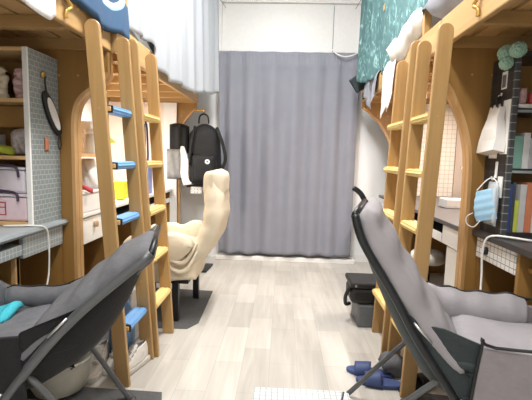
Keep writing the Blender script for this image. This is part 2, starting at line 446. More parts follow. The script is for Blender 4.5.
def loft_bed(name, label, side, y0, y1, xo, zr, near_pts, far_pts, wall, hook_y=None, guard=None):
    s = -1 if side == 'L' else 1                 # s*x grows towards the wall
    t = thing(name, label, 'loft bed', ((xo+wall)/2, (y0+y1)/2, 0), group='wooden loft beds over the desks')
    lo, hi = sorted((xo, xo+s*.028))
    obj('side_rail', box(lo, hi, y0, y1, zr, zr+.145), 'wood_y', t, bevel=.006)
    lo2, hi2 = sorted((wall-s*.03, wall))
    obj('side_rail', box(lo2, hi2, y0, y1, zr, zr+.145), 'wood_y', t, bevel=.004)
    a, b = sorted((xo+s*.028, wall-s*.03))
    obj('end_rail', box(a, b, y1-.03, y1, zr+.0, zr+.12), 'wood_x', t, bevel=.004)
    obj('end_rail', box(a, b, y0, y0+.03, zr+.0, zr+.12), 'wood_x', t, bevel=.004)
    # joists and slats
    y = y1-.36
    while y > y0+.2:
        obj('joist', box(a, b, y-.022, y+.022, zr+.002, zr+.055), 'wood_x', t, bevel=.003)
        y -= .36
    n = 8; w = (b-a)/n
    for k in range(n):
        obj('slat', box(a+w*k+.010, a+w*(k+1)-.010, y0+.03, y1-.03, zr+.055, zr+.07), 'slat', t)
    # end panels with the curved bracket edge
    for (pts, ya, yb, zs) in ((near_pts, y0, y0+.024, zr), (far_pts, y1-.024, y1, zr)):
        sp = [tuple(p) for p in pts]
        pnl = obj('end_panel', pr(curve_poly(wall, sp, zs), 1, ya, yb), 'panel', t)
        # lighter bent edging strip along the curve
        path = [(sp[0][0], 0.0)] + sp
        bm = bmesh.new(); W = .014; out = []
        for i, p in enumerate(path):
            q0 = path[max(i-1, 0)]; q1 = path[min(i+1, len(path)-1)]
            d = Vector((q1[0]-q0[0], q1[1]-q0[1])).normalized(); nn = Vector((d.y, -d.x))
            if nn.x*s < 0: nn = -nn
            out.append((p, (p[0]+nn.x*W, p[1]+nn.y*W), (p[0]-nn.x*.004, p[1]-nn.y*.004)))
        for (pa, pb) in zip(out, out[1:]):
            poly = [pa[2], pb[2], pb[1], pa[1]]
            prism(bm, poly, 1, ya-.005, yb+.005)
        bmesh.ops.remove_doubles(bm, verts=bm.verts, dist=1e-5)
        obj('edge_strip', bm, 'trim', t, smooth=False)
        # little screw caps on the panel
        for (cx, cz) in ((pts[-1][0]+s*.16, zs-.13), (pts[-1][0]+s*.26, zs-.13)):
            obj('screw_cap', pr([(cx+.006*math.cos(k*PI/4), cz+.006*math.sin(k*PI/4)) for k in range(8)], 1, ya-.002, ya+.001), 'trim', t)
    if hook_y is not None:
        x = xo - s*.006
        pts = [(x, hook_y, zr+.02), (x-s*.004, hook_y, zr+.05), (x-s*.012, hook_y+.02, zr+.07), (x-s*.004, hook_y-.005, zr+.10), (x, hook_y, zr+.13), (x-s*.012, hook_y+.025, zr+.15), (x-s*.002, hook_y+.01, zr+.19)]
        obj('metal_bracket', tb(smooth_path(pts), .008), 'gold', t, smooth=True)
    for gy in (guard or ()):
        lo3, hi3 = sorted((xo+s*.004, xo+s*.044))
        obj('guard_post', box(lo3, hi3, gy-.016, gy+.016, zr+.145, 2.35), 'wood_z', t, bevel=.004)
    if guard:
        lo3, hi3 = sorted((xo+s*.004, xo+s*.032))
        obj('guard_rail', box(lo3, hi3, min(guard)-.016, max(guard)+.016, 2.35, 2.40), 'wood_y', t, bevel=.004)
    return t

cl = [(-1.09,.6), (-1.09,1.20), (-1.088,1.30), (-1.078,1.37), (-1.055,1.42), (-1.012,1.46), (-.965,1.50), (-.93,1.53), (-.915,1.56)]
clf = [(-1.075,.6), (-1.075,1.32), (-1.06,1.40), (-1.03,1.47), (-.98,1.54), (-.93,1.59), (-.90,1.62)]
cr = [(.975,.6), (.972,.95), (.966,1.15), (.948,1.26), (.916,1.36), (.868,1.46), (.83,1.51), (.79,1.56), (.775,1.60)]
crf = [(1.10,.6), (1.10,1.10), (1.09,1.25), (1.055,1.36), (.97,1.50), (.90,1.57), (.84,1.625), (.785,1.66)]
smooth2 = lambda p: [(q.x, q.y) for q in smooth_path([(a, b, 0) for a, b in p], 4)]
cl = [(a-(.022 if b < 1.48 else .008), b) for a, b in cl]
cr = [(a-(.012 if b < 1.5 else 0), b) for a, b in cr]
cl, clf, cr, crf = map(smooth2, (cl, clf, cr, crf))
ZL, ZR_ = 1.675, 1.715
loft_bed('loft_bed', 'near left wooden loft bed with a blue ring-print quilt over its rail', 'L', .10, 2.128, -.915, ZL, cl, cl, XL, hook_y=1.68)
loft_bed('loft_bed', 'far left wooden loft bed hung with a white sheer curtain', 'L', 2.142, 4.17, -.885, ZL, cl, clf, XL, guard=(2.28, 3.98))
loft_bed('loft_bed', 'near right wooden loft bed with a grey pillow by its rail', 'R', .10, 2.128, .775, ZR_, cr, cr, XR, hook_y=1.72)
loft_bed('loft_bed', 'far right wooden loft bed with teal leaf-print cloth hung beside it', 'R', 2.142, 4.17, .775, ZR_, cr, crf, XR, guard=(2.42, 4.0))

for (x0, x1, y0, y1, z, lab) in ((XL+.035, -.95, .14, 2.09, ZL, 'pale mattress under the blue quilt on near left loft bed'),
                                 (XL+.035, -.935, 2.18, 4.13, ZL, 'pale mattress behind the white sheer curtain on far left loft bed'),
                                 (.81, XR-.035, .14, 2.09, ZR_, 'pale mattress on the near right loft bed'),
                                 (.81, XR-.035, 2.18, 4.13, ZR_, 'pale mattress on far right loft bed behind the teal cloth')):
    tag(obj('mattress', box(x0, x1, y0, y1, z+.071, z+.17), 'mattress', bevel=.03), lab, 'mattress', 'mattresses on the loft beds')

# ------------------------------------------------------------------ ladders
def ladder(label, xb, xt, ya, yb, zt, covers, steps, tw):
    """posts at ya and yb; xb bottom centre, xt top centre; s=+1 on right side"""
    t = thing('bed_ladder', label, 'ladder', (xb, (ya+yb)/2, 0), group='wooden bed ladders')
    w = .035; th = .012
    xb0, xt0 = xb, xt
    for y in (ya, yb):
        xb = xb0+(tw/2 if y == yb else -tw/2); xt = xt0+(tw/2 if y == yb else -tw/2)
        bm = bmesh.new(); prof = []
        for k in range(9):
            a = PI*k/8
            prof.append((xt+w*math.cos(a), zt-w*.95+w*.95*math.sin(a)))
        poly = [(xb-w, 0), (xb+w, 0)] + prof
        prism(bm, poly, 1, y-th, y+th)
        obj('post', bm, 'ladder', t, bevel=.005)
        for k, z in enumerate((.45, 1.35)):
            xc = xb+(xt-xb)*z/zt
            bmk = pr([(xc+.006*math.cos(q*PI/4), z+.006*math.sin(q*PI/4)) for q in range(8)], 1, y-th-.002, y-th+.001)
            obj('screw_cap', bmk, 'trim', t)
    xb, xt = xb0, xt0
    for i, z in enumerate(steps):
        xc = xb+(xt-xb)*z/zt
        obj('tread', box(xc-.029, xc+.029, ya+th, yb-th, z-.024, z-.002), 'ladder_s', t, bevel=.003)
        if covers:
            cy0, cy1 = (ya+th+.022, yb-th-.004) if covers == 'blue' else (ya+th+.004, yb-th-.004)
            bm = bmesh.new(); prof = []
            for k in range(24):                       # ribbed sleeve
                a = 2*PI*k/24; r = 1+.07*math.cos(10*a)
                q = abs(math.cos(a))**.55*math.copysign(1, math.cos(a)); h = abs(math.sin(a))**.55*math.copysign(1, math.sin(a))
                prof.append((xc+.037*q*r, z-.012+.019*h*r))
            prism(bm, prof, 1, cy0, cy1)
            c = obj('tread_cover', bm, 'bluepad' if covers == 'blue' else 'yellowpad', t, bevel=.0015)
            if covers == 'blue':
                bm = bmesh.new()
                bx(bm, xc-.036, xc+.036, cy0-.012, cy0-.002, z-.03, z+.004)
                obj('cover_band', bm, 'blackband', c, bevel=.002)
    return t
ST = (.30, .565, .83, 1.10, 1.365)
ladder('wooden bed ladder with ribbed blue tread covers, nearest on the left', -.742, -.862, 1.845, 2.118, 1.745, 'blue', ST, .03)
ladder('wooden bed ladder with yellow tread covers, by the beige armchair', -.706, -.812, 2.150, 2.455, 1.745, 'yellow', ST, 0)
ladder('wooden bed ladder nearest on the right, behind light grey folding chair', .640, .700, 1.868, 2.135, 1.755, 'yellow', ST, 0)
ladder('wooden bed ladder farther on the right, beside the black bag', .640, .700, 2.170, 2.60, 1.765, 'yellow', ST, .05)

# ------------------------------------------------------------------ left near desk and bookcase
def kn(o): return o
t = thing('desk', 'near left desk with grey top and grey tile-paper drawer', 'desk', (-1.5, 1.2, 0))
bm = bmesh.new()
prism(bm, [(XL+.015,.755), (-1.168,.755), (-1.158,.76), (-1.152,.77), (-1.158,.781), (-1.168,.786), (XL+.015,.786)], 1, .14, 2.098)
obj('top', bm, 'greytop', t)
dr = obj('drawer', box(-1.20, -1.178, 1.755, 2.085, .652, .752), 'tile_grey_d', t, bevel=.003)
obj('keyboard_tray', box(-1.75, -1.19, .9, 1.745, .70, .722), 'greytop', t, bevel=.003)
obj('tray_front', box(-1.19, -1.176, .9, 1.745, .672, .722), 'tile_grey_d', t, bevel=.003)
obj('side_panel', box(XL+.015, -1.185, 2.076, 2.096, 0, .752), 'panel', t)
obj('side_panel', box(XL+.015, -1.20, 1.735, 1.753, .08, .70), 'panel', t)
obj('leg', box(-1.225, -1.20, 1.728, 1.758, 0, .66), 'trim', t, bevel=.003)
obj('back_panel', box(XL+.013, XL+.03, .14, 2.07, .08, .75), 'panel', t)
t = thing('bookcase', 'left bookcase with wooden shelves and grey tile-paper side', 'bookcase', (-1.5, 1.97, .787))
B0, B1 = 1.845, 2.098
obj('side_panel', box(-1.205, -1.188, B0+.012, B1, .787, 1.622), 'tile_grey_x', t)
obj('edge_strip', box(-1.212, -1.188, B0, B0+.012, .787, 1.622), 'white', t, bevel=.002)
obj('side_panel', box(XL+.012, XL+.03, B0, B1, .787, 1.622), 'shelfwood', t)
obj('back_panel', box(XL+.03, -1.205, B1-.012, B1, .787, 1.622), 'panel', t)
for z in (.787, 1.105, 1.372, 1.604):
    obj('shelf', box(XL+.03, -1.212, B0+.002, B1-.013, z, z+.018), 'shelfwood', t, bevel=.002)
# things on the shelves
o = thing('storage_box', 'pink clear box with purple handle and red square mark, on left desk shelf bottom', 'storage box', (-1.40, 1.94, .806), group='handled plastic boxes in the left bookcase')
obj('body', box(-1.58, -1.225, 1.865, 2.06, .806, .925), 'pinkbox', o, bevel=.012)
obj('lid', box(-1.585, -1.22, 1.86, 2.065, .926, .94), 'clearbox', o, bevel=.004)
obj('handle', tb(smooth_path([(-1.50,1.858,.915), (-1.49,1.856,.945), (-1.44,1.856,.955), (-1.32,1.856,.953), (-1.27,1.856,.94), (-1.265,1.857,.905)]), .006), 'purple', o, smooth=True)
bm = bmesh.new()
for (a, b, c, d_) in ((-1.40,-1.33,.895,.900), (-1.40,-1.33,.835,.840), (-1.40,-1.395,.835,.90), (-1.335,-1.33,.835,.90), (-1.40,-1.33,.872,.876)):
    bx(bm, a, b, 1.8625, 1.8645, c, d_)
obj('printed_mark', bm, 'red', o)
o = thing('storage_box', 'milky clear box with purple handle stacked on the pink one', 'storage box', (-1.40, 1.94, .942), group='handled plastic boxes in the left bookcase')
obj('body', box(-1.57, -1.235, 1.87, 2.055, .942, 1.055), 'clearbox', o, bevel=.012)
obj('lid', box(-1.575, -1.23, 1.865, 2.06, 1.056, 1.068), 'clearbox', o, bevel=.004)
obj('handle', tb(smooth_path([(-1.50,1.862,1.03), (-1.49,1.86,1.065), (-1.45,1.86,1.075), (-1.32,1.86,1.078), (-1.27,1.86,1.065), (-1.26,1.861,1.02)]), .006), 'purple', o, smooth=True)
tag(obj('plush_toy', pillow(lambda u, v: (-1.345+.13*u, 1.94+.02*math.sin(3*u), 1.125+.135*v*(1-.5*(u-.5)**2)), .09, 10, 10, bump=lambda u, v: 1+.25*math.sin(11*u+7*v)), 'plushgrey', smooth=True),
    'floppy pink and grey plush toy on the third bookcase shelf', 'plush toy')
tag(obj('pouch', pillow(lambda u, v: (-1.50+.2*u, 1.90, 1.125+.045*v+.01*math.sin(4*u)), .07, 10, 6), 'lime', smooth=True), 'lime green pouch lying on the third bookcase shelf', 'pouch')
tag(obj('white_carton', box(-1.62, -1.46, 1.97, 2.07, 1.124, 1.23), 'white', bevel=.004), 'white carton at the back of third bookcase shelf', 'box')
tag(obj('wooden_box', box(-1.60, -1.25, 1.98, 2.07, 1.262, 1.370), 'panel', bevel=.005), 'brown wooden box pinned up below the second bookcase shelf', 'box')
tag(obj('brown_box', box(-1.64, -1.40, 1.87, 2.04, 1.391, 1.54), 'brown', bevel=.006), 'dark brown box on the second bookcase shelf', 'box')
bm = bmesh.new(); tube(bm, smooth_path([(-1.345+.012*math.sin(k*1.5), 1.90, 1.392+.0155*k) for k in range(10)], 3), [(.020+.007*math.sin(k*1.15)) for k in range(28)], 10)
tag(obj('figurine', bm, 'beige', smooth=True), 'knobbly cream figurine beside the brown box', 'figurine')
bm = bmesh.new(); tube(bm, smooth_path([(-1.262+.006*math.sin(k*2), 1.91, 1.392+.0155*k) for k in range(10)], 3), [(.027+.006*math.sin(k*.9)) for k in range(28)], 10)
tag(obj('figurine', bm, 'plushpink', smooth=True), 'pink speckled plush figurine next to bookcase side', 'figurine')
# hanging on the grey tiled side (plane x = -1.188)
t = thing('sleep_mask', 'black rimmed white eye mask hanging on the grey tiled bookcase side', 'mask', (-1.18, 2.02, 1.25))
def leafshape(k, n, w, h):
    a = 2*PI*k/n; y = w*math.cos(a); z = h*math.sin(a)
    return (2.022+y*.95-z*.55, 1.335+z*.95+y*.2)
obj('rim', pr([leafshape(k, 24, .046, .112) for k in range(24)], 0, -1.187, -1.172), 'black', t, bevel=.004)
obj('lining', pr([leafshape(k, 24, .028, .082) for k in range(24)], 0, -1.172, -1.166), 'whitecloth', t, bevel=.002)
obj('strap', tb(smooth_path([(-1.183, 2.005, 1.40), (-1.178, 1.972, 1.455), (-1.175, 1.962, 1.50), (-1.178, 1.975, 1.515)]), .004), 'black', t, smooth=True)
obj('strap', tb(smooth_path([(-1.176, 2.075, 1.235), (-1.174, 2.06, 1.18), (-1.174, 2.075, 1.16), (-1.174, 2.088, 1.19), (-1.176, 2.082, 1.25)]), .003), 'black', t, smooth=True)
tag(obj('wall_hook', pillow(lambda u, v: (-1.183+.004*v, 1.945+.03*u, 1.505+.03*v), .012, 6, 6), 'gold', smooth=True), 'small star shaped hook on the grey tiled bookcase side', 'hook')
tag(obj('hanging_tag', pillow(lambda u, v: (-1.184, 1.958+.032*u, 1.148+.068*v), .010, 6, 8), 'orange', smooth=True), 'small orange tag stuck on the grey tiled bookcase side', 'tag')
tag(obj('cable', tb(smooth_path([(-1.30, 1.80, .795), (-1.18, 1.84, .793), (-1.146, 1.88, .775), (-1.145, 1.90, .70), (-1.15, 1.90, .55), (-1.15, 1.87, .45), (-1.14, 1.88, .37), (-1.10, 1.91, .33)]), .004), 'rope', smooth=True),
    'white cable hanging over the front of the grey desk', 'cable')

# ------------------------------------------------------------------ right near desk and bookcase
t = thing('desk', 'near right desk with black top and white tile-paper drawer', 'desk', (1.35, 1.2, 0))
obj('top', box(.995, XR-.015, .14, 2.098, .772, .80), 'blacktop', t, bevel=.004)
dr = obj('drawer', box(1.018, 1.035, 1.735, 2.088, .665, .768), 'tile_white_x', t, bevel=.002)
obj('knob', la([(0,.70), (.012,.70), (.014,.712), (.014,.726), (.009,.735), (0,.737)], 1.008, 1.975, 12), 'black', dr, smooth=True)
obj('divider', box(1.02, 1.5, 1.708, 1.730, 0, .770), 'panel', t)
obj('side_panel', box(1.03, XR-.015, 2.076, 2.096, 0, .770), 'panel', t)
obj('back_panel', box(XR-.03, XR-.013, .14, 2.07, .08, .77), 'panel', t)
obj('keyboard_tray', box(1.05, 1.6, .9, 1.70, .69, .71), 'panel', t, bevel=.003)
t = thing('bookcase', 'right bookcase with black shelves and black tile-paper side', 'bookcase', (1.4, 1.99, .801))
R0, R1 = 1.895, 2.098
obj('side_panel', box(1.033, 1.050, R0+.014, R1, .801, 1.645), 'tile_black_x', t)
obj('edge_strip', box(1.033, 1.058, R0, R0+.014, .801, 1.645), 'tile_black_z', t, bevel=.002)
obj('side_panel', box(XR-.03, XR-.013, R0, R1, .801, 1.645), 'blacktop', t)
obj('back_panel', box(1.05, XR-.03, R1-.012, R1, .801, 1.645), 'panel', t)
for z in (.801, 1.10, 1.375, 1.627):
    obj('shelf', box(1.058, XR-.03, R0+.002, R1-.013, z, z+.024), 'blacktop', t, bevel=.002)
    if z in (1.10, 1.375): obj('shelf_edge', box(1.058, XR-.03, R0-.003, R0+.002, z+.004, z+.016), 'greytop', t)
# books on the bottom shelf
bk = [('navy blue', (52,74,130), .014, .225), ('dark grey', (70,72,78), .014, .235), ('lime green', (190,202,84), .020, .150), ('pale grey', (196,196,196), .030, .225),
      ('orange', (206,128,92), .032, .235), ('white', (224,222,218), .020, .21), ('teal', (90,150,150), .022, .22), ('red', (176,70,62), .018, .20)]
x = 1.062
for i, (nm, c, w, h) in enumerate(bk):
    M['bk%d' % i] = plain('book cover '+nm, c, .55, var=.05)
    o = obj('book', box(x, x+w-.002, R0+.008, R0+.165, .826, .826+h), 'bk%d' % i, bevel=.0015)
    tag(o, '%s upright book on the bottom shelf of the right bookcase' % nm, 'book', 'books standing in the right bookcase')
    x += w
x = 1.064
for i, (nm, c, w, h) in enumerate((('pale green', (128,172,158), .042, .150), ('white', (232,232,232), .030, .165), ('grey white', (206,208,212), .026, .14), ('black', (40,40,44), .024, .12))):
    M['bm%d' % i] = plain('file cover '+nm, c, .5, var=.05)
    o = obj('book', box(x, x+w-.002, R0+.012, R0+.165, 1.125, 1.125+h), 'bm%d' % i, bevel=.0015)
    tag(o, '%s file box on the middle shelf of the right bookcase' % nm, 'book', 'books standing in the right bookcase')
    x += w
tag(obj('folded_paper', box(1.065, 1.20, R0+.01, R0+.15, 1.40, 1.42), 'paper', bevel=.003), 'flat white papers lying on the right bookcase upper shelf', 'papers')
tag(obj('figurine', pillow(lambda u, v: (1.075+.035*u, 1.93, 1.42+.075*v), .03, 6, 8), 'plushpink', smooth=True), 'small pale figurine on papers in the right bookcase', 'figurine')
tag(obj('figurine', pillow(lambda u, v: (1.12+.03*u, 1.93, 1.42+.055*v), .03, 6, 8), 'red', smooth=True), 'small red figurine on papers in the right bookcase', 'figurine')
# mint pompoms
def pompom(cx, cy, cz, r, lab):
    bm = bmesh.new(); bmesh.ops.create_icosphere(bm, subdivisions=4, radius=r)
    for v in bm.verts:
        n = v.co.normalized(); k = 1+.10*math.sin(17*n.x+3)*math.sin(19*n.y)*math.sin(15*n.z+1)+random.uniform(-.05, .05)
        v.co = n*r*k + Vector((cx, cy, cz))
    tag(obj('pompom', bm, 'mint', smooth=False), lab, 'pompom', 'mint pompoms on the black bookcase')
pompom(1.012, 1.945, 1.650, .037, 'leftmost mint green pompom on top of the black bookcase')
pompom(1.004, 1.925, 1.602, .030, 'lowest mint green pompom below the other two')
pompom(1.018, 1.862, 1.645, .034, 'rightmost mint green pompom on top of the black bookcase')
XS = 1.033
t = thing('photo_card', 'small framed photo card on the black tiled bookcase side', 'card', (XS-.002, 1.975, 1.50))
obj('card', box(XS-.004, XS-.0005, 1.955, 1.997, 1.495, 1.575), 'hookwhite', t)
obj('picture', box(XS-.0048, XS-.004, 1.961, 1.991, 1.502, 1.560), 'steel', t)
tag(obj('paper_sheet', box(XS-.004, XS-.0005, 1.905, 1.965, 1.19, 1.44), 'paper'), 'tall white paper sheet behind the paper bag', 'paper')
tag(obj('paper_sheet', box(XS-.004, XS-.0005, 1.99, 2.06, 1.17, 1.43), 'paper'), 'white paper strip peeking out left of the paper bag', 'paper')
tag(obj('note_card', box(XS-.004, XS-.0005, 1.918, 1.958, .985, 1.085), 'paper'), 'blank white note card below the paper bag, right of blue mask', 'card')
tag(obj('note_card', box(XS-.004, XS-.0005, 1.985, 2.015, .885, 1.00), 'clearbox'), 'small pale card behind the clear pouch', 'card')
# hanging paper tote
t = thing('paper_bag', 'white paper carrier bag hanging on the black tiled bookcase side', 'bag', (.99, 2.0, 1.19))
bm = bmesh.new()
def bagv(y, z, x): return bm.verts.new((x, y, z))
A = [bagv(1.945,1.41,XS-.008), bagv(2.035,1.415,XS-.008), bagv(2.035,1.415,XS-.03), bagv(1.945,1.41,XS-.03)]
Bq = [bagv(1.915,1.20,XS-.006), bagv(2.085,1.185,XS-.006), bagv(2.10,1.195,XS-.052), bagv(1.93,1.21,XS-.052)]
for k in range(4): bm.faces.new((A[k], A[(k+1)%4], Bq[(k+1)%4], Bq[k]))
bm.faces.new(Bq)
bmesh.ops.subdivide_edges(bm, edges=bm.edges, cuts=3, use_grid_fill=True)
for v in bm.verts: v.co.x += .004*math.sin(40*v.co.z+20*v.co.y)
obj('body', bm, 'paperbag', t, solid=.002)
for dx in (-.012, -.028):
    obj('handle', tb(smooth_path([(XS+dx, 1.965, 1.405), (XS+dx, 1.972, 1.445), (XS-.012, 1.99, 1.465), (XS+dx, 2.008, 1.445), (XS+dx, 2.012, 1.408)]), .0028), 'black', t, smooth=True)
tag(obj('wall_hook', tb(smooth_path([(XS-.003,1.99,1.478), (XS-.006,1.99,1.468), (XS-.012,1.99,1.462), (XS-.016,1.99,1.468)]), .004), 'hookwhite', smooth=True), 'white adhesive hook holding the paper bag', 'hook')
t = thing('wall_hook', 'long white adhesive hook holding the surgical mask', 'hook', (XS-.01, 1.98, 1.07))
obj('plate', box(XS-.007, XS-.001, 1.968, 1.988, 1.075, 1.155), 'hookwhite', t, bevel=.003)
obj('hook_arm', tb(smooth_path([(XS-.006,1.978,1.09), (XS-.012,1.978,1.072), (XS-.02,1.978,1.068), (XS-.024,1.978,1.082)]), .004), 'hookwhite', t, smooth=True)
t = thing('surgical_mask', 'light blue surgical mask hanging from a white hook over a clear pouch', 'mask', (.99, 2.02, .86))
def maskf(u, v):
    y = 1.955+.10*u+.035*v*0 + .02*(1-v); z = .885+.155*v-.03*u + .012*math.sin(3*PI*u)
    return (1.02-.055*u-.012*math.sin(PI*v)+.0015*math.sin(v*4*2*PI), 1.925+.085*u+.02*(v-.5), .885+.15*v-.03*u)
obj('cloth', sheet(maskf, 14, 24), 'maskblue', t, smooth=True, solid=.002)
obj('ear_loop', tb(smooth_path([(.948,2.005,.90), (.93,2.03,.875), (.935,2.03,.84), (.955,2.0,.83), (.97,1.975,.865)]), .0025), 'maskwhite', t, smooth=True)
obj('ear_loop', tb(smooth_path([(.96,2.01,1.01), (.99,1.99,1.06), (XS-.022,1.978,1.075), (1.02,1.95,1.06), (1.015,1.93,1.03)]), .0025), 'maskwhite', t, smooth=True)
tag(obj('plastic_pouch', pillow(lambda u, v: (XS-.018, 1.915+.12*u*(1-.25*v), .848+.21*v), .03, 8, 10), 'clearbag', smooth=True), 'clear plastic pouch hanging behind the blue surgical mask', 'pouch')
tag(obj('cable', tb(smooth_path([(1.22,1.80,.806), (1.12,1.80,.808), (1.06,1.83,.812), (1.00,1.90,.806), (.978,1.925,.775), (.975,1.935,.70), (.975,1.925,.62), (.965,1.90,.52)]), .005), 'rope', smooth=True),
    'white cable looping over the black desk edge', 'cable')

# ------------------------------------------------------------------ far desks
t = thing('desk', 'far left desk with pale top and white knobbed drawer', 'desk', (-1.5, 3.1, 0))
obj('top', box(XL+.015, -1.15, 2.17, 4.13, .765, .79), 'white', t, bevel=.004)
dr = obj('drawer', box(-1.19, -1.165, 2.18, 2.56, .60, .755), 'white', t, bevel=.004)
obj('knob', la([(0,.688), (.013,.688), (.016,.700), (.016,.714), (.011,.724), (0,.726)], -1.152, 2.42, 12), 'beige_d', dr, smooth=True)
obj('side_panel', box(XL+.015, -1.17, 2.57, 2.59, 0, .764), 'panel', t)
obj('open_tray', box(-1.75, -1.165, 2.60, 4.10, .69, .703), 'black', t, bevel=.002)
obj('tray_front', box(-1.175, -1.160, 2.60, 4.10, .655, .70), 'white', t, bevel=.002)
obj('back_panel', box(XL+.013, XL+.03, 2.6, 4.1, .05, .76), 'panel', t)
obj('side_panel', box(XL+.03, -1.17, 4.10, 4.12, 0, .764), 'panel', t)
o = thing('storage_box', 'plain white box on the far left desk next to arched panel', 'storage box', (-1.23, 2.40, .79))
obj('body', box(-1.33, -1.155, 2.24, 2.56, .792, .90), 'white', o, bevel=.006)
obj('lid', box(-1.335, -1.150, 2.235, 2.565, .902, .915), 'whitecloth', o, bevel=.003)
t = thing('desk_shelf', 'low wooden shelf over the far left desk holding bottles', 'shelf', (-1.4, 2.42, 1.0))
obj('board', box(XL+.015, -1.14, 2.20, 2.60, 1.120, 1.138), 'shelfwood', t)
obj('side_panel', box(XL+.015, XL+.04, 2.20, 2.60, .79, 1.12), 'shelfwood', t)
obj('side_panel', box(-1.42, -1.40, 2.20, 2.60, .79, 1.12), 'shelfwood', t)
def jar(cx, cy, z, r, h, mat, lid, lab):
    t = thing('jar', lab, 'jar', (cx, cy, z))
    obj('body', la([(0,z), (r*.95,z), (r,z+.01), (r,z+h*.8), (r*.8,z+h*.9), (r*.75,z+h)], cx, cy), mat, t, smooth=True)
    obj('lid', la([(0,z+h), (r*.86,z+h), (r*.88,z+h+.006), (r*.86,z+h+.03), (0,z+h+.032)], cx, cy), lid, t, smooth=True)
jar(-1.195, 2.45, 1.139, .036, .12, 'jar', 'white', 'clear jar with white lid seen inside left arch opening')
jar(-1.165, 2.54, 1.139, .028, .10, 'brown', 'white', 'brown jar with white lid beside the clear jar')
tag(obj('white_carton', box(-1.30, -1.23, 2.52, 2.58, 1.139, 1.345), 'white', bevel=.003), 'tall white carton behind the two jars', 'box')
tag(obj('plastic_bag', pillow(lambda u, v: (-1.26+.12*u*(1-.35*v), 2.45+.02*v, .92+.19*v), .09, 10, 12, bump=lambda u, v: 1+.15*math.sin(13*u+9*v)), 'whitecloth', smooth=True), 'crumpled white bag standing on the plain white box', 'bag')
tag(obj('hair_clip', pillow(lambda u, v: (-1.195+.085*u, 2.30, .918+.03*v+.01*math.sin(5*u)), .03, 8, 5), 'red', smooth=True), 'red and white hair clip lying on the plain white box', 'hair clip')
tag(obj('pennant', pr([(-1.36,1.315), (-1.255,1.225), (-1.37,1.21)], 1, 2.98, 2.985), 'lime'), 'lime green pennant hanging behind the blue ladder', 'pennant')
tag(obj('plastic_box', box(-1.30, -1.19, 2.95, 3.05, .80, .935), 'yellow', bevel=.006), 'bright yellow box on the far left desk', 'box')
tag(obj('writing_pad', box(-1.35, -1.20, 2.72, 2.86, .791, .806), 'paper', bevel=.002), 'white writing pad on the far left desk', 'notepad')
tag(obj('greeting_card', box(-1.23, -1.19, 3.50, 3.62, .791, 1.06), 'purpcard', bevel=.003), 'lilac card standing on the far left desk', 'card')
tag(obj('white_carton', box(-1.36, -1.18, 3.30, 3.46, .791, .92), 'white', bevel=.004), 'white carton in front of the lilac card', 'box')
# pink paper on far panel of the left bed
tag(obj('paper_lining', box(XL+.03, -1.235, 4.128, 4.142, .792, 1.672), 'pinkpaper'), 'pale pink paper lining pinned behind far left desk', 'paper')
tag(obj('white_board', box(-1.235, -1.10, 4.118, 4.142, .0, 1.672), 'white', bevel=.002), 'narrow white board leaning beside the pink paper lining', 'board')

t = thing('desk', 'far right desk with dark top and white drawer', 'desk', (1.35, 3.1, 0))
obj('top', box(.99, XR-.015, 2.17, 4.13, .765, .79), 'darktop', t, bevel=.004)
dr = obj('drawer', box(1.005, 1.03, 2.18, 2.50, .645, .758), 'white', t, bevel=.004)
obj('open_tray', box(1.02, 1.6, 2.52, 4.10, .672, .685), 'black', t)
obj('tray_front', box(1.005, 1.02, 2.51, 4.10, .645, .70), 'white', t, bevel=.002)
obj('divider', box(1.10, XR-.03, 2.502, 2.518, 0, .76), 'panel', t)
obj('back_panel', box(XR-.03, XR-.013, 2.5, 4.1, .05, .76), 'panel', t)
obj('side_panel', box(1.12, XR-.03, 4.10, 4.12, 0, .764), 'panel', t)
tag(obj('cabinet', box(1.02, 1.30, 2.20, 2.46, .0, .635), 'white', bevel=.006), 'white cabinet standing under the far right desk', 'cabinet')
tag(obj('tile_lining', box(1.27, XR-.035, 4.118, 4.142, .792, 1.71), 'tile_white_y'), 'white square-grid paper lining behind far right desk', 'paper')
tag(obj('tile_lining', box(XR-.034, XR-.02, 2.2, 4.11, .792, 1.71), 'pinkpaper'), 'plain pale paper lining on the wall beside far right desk', 'paper')
tag(obj('tissue_box', box(1.26, 1.44, 3.1, 3.25, .791, .86), 'white', bevel=.006), 'white tissue box on the far right desk', 'tissue box')
tag(obj('wall_pouch', pillow(lambda u, v: (1.60+.125*u, 3.60+.10*v, 1.0+.10*v), .07, 10, 10), 'beige', smooth=True), 'small cream pouch on the wall above the far right desk', 'pouch')
tag(obj('black_strap', box(XR-.048, XR-.036, 3.50, 3.53, 1.22, 1.42), 'black', bevel=.002), 'short black strap hanging on the wall above far right desk', 'strap')
t = thing('stool', 'round white stool on black pedestal under far right desk', 'stool', (1.09, 2.95, 0))
obj('seat', la([(0,.40), (.10,.40), (.13,.42), (.13,.46), (.10,.485), (0,.49)], 1.09, 2.95, 24), 'offwhite', t, smooth=True)
obj('pedestal', la([(0,0), (.15,0), (.15,.015), (.03,.04), (.025,.38), (.06,.40), (0,.40)], 1.09, 2.95, 20), 'black', t, smooth=True)
t = thing('tub', 'blue plastic tub stacked on a white crate at far end of right desk', 'tub', (1.03, 3.92, .502))
obj('body', pr([(.965,.502), (1.09,.502), (1.105,.655), (.95,.655)], 1, 3.82, 4.02), 'bluebag', t, bevel=.01)
obj('rim', box(.944, 1.111, 3.812, 4.028, .656, .668), 'bluebag', t, bevel=.004)
t = thing('crate', 'white plastic crate holding up the blue tub', 'crate', (1.03, 3.92, 0))
obj('body', box(.95, 1.10, 3.81, 4.03, 0, .47), 'white', t, bevel=.01)
obj('lid', box(.945, 1.105, 3.805, 4.035, .471, .50), 'white', t, bevel=.006)

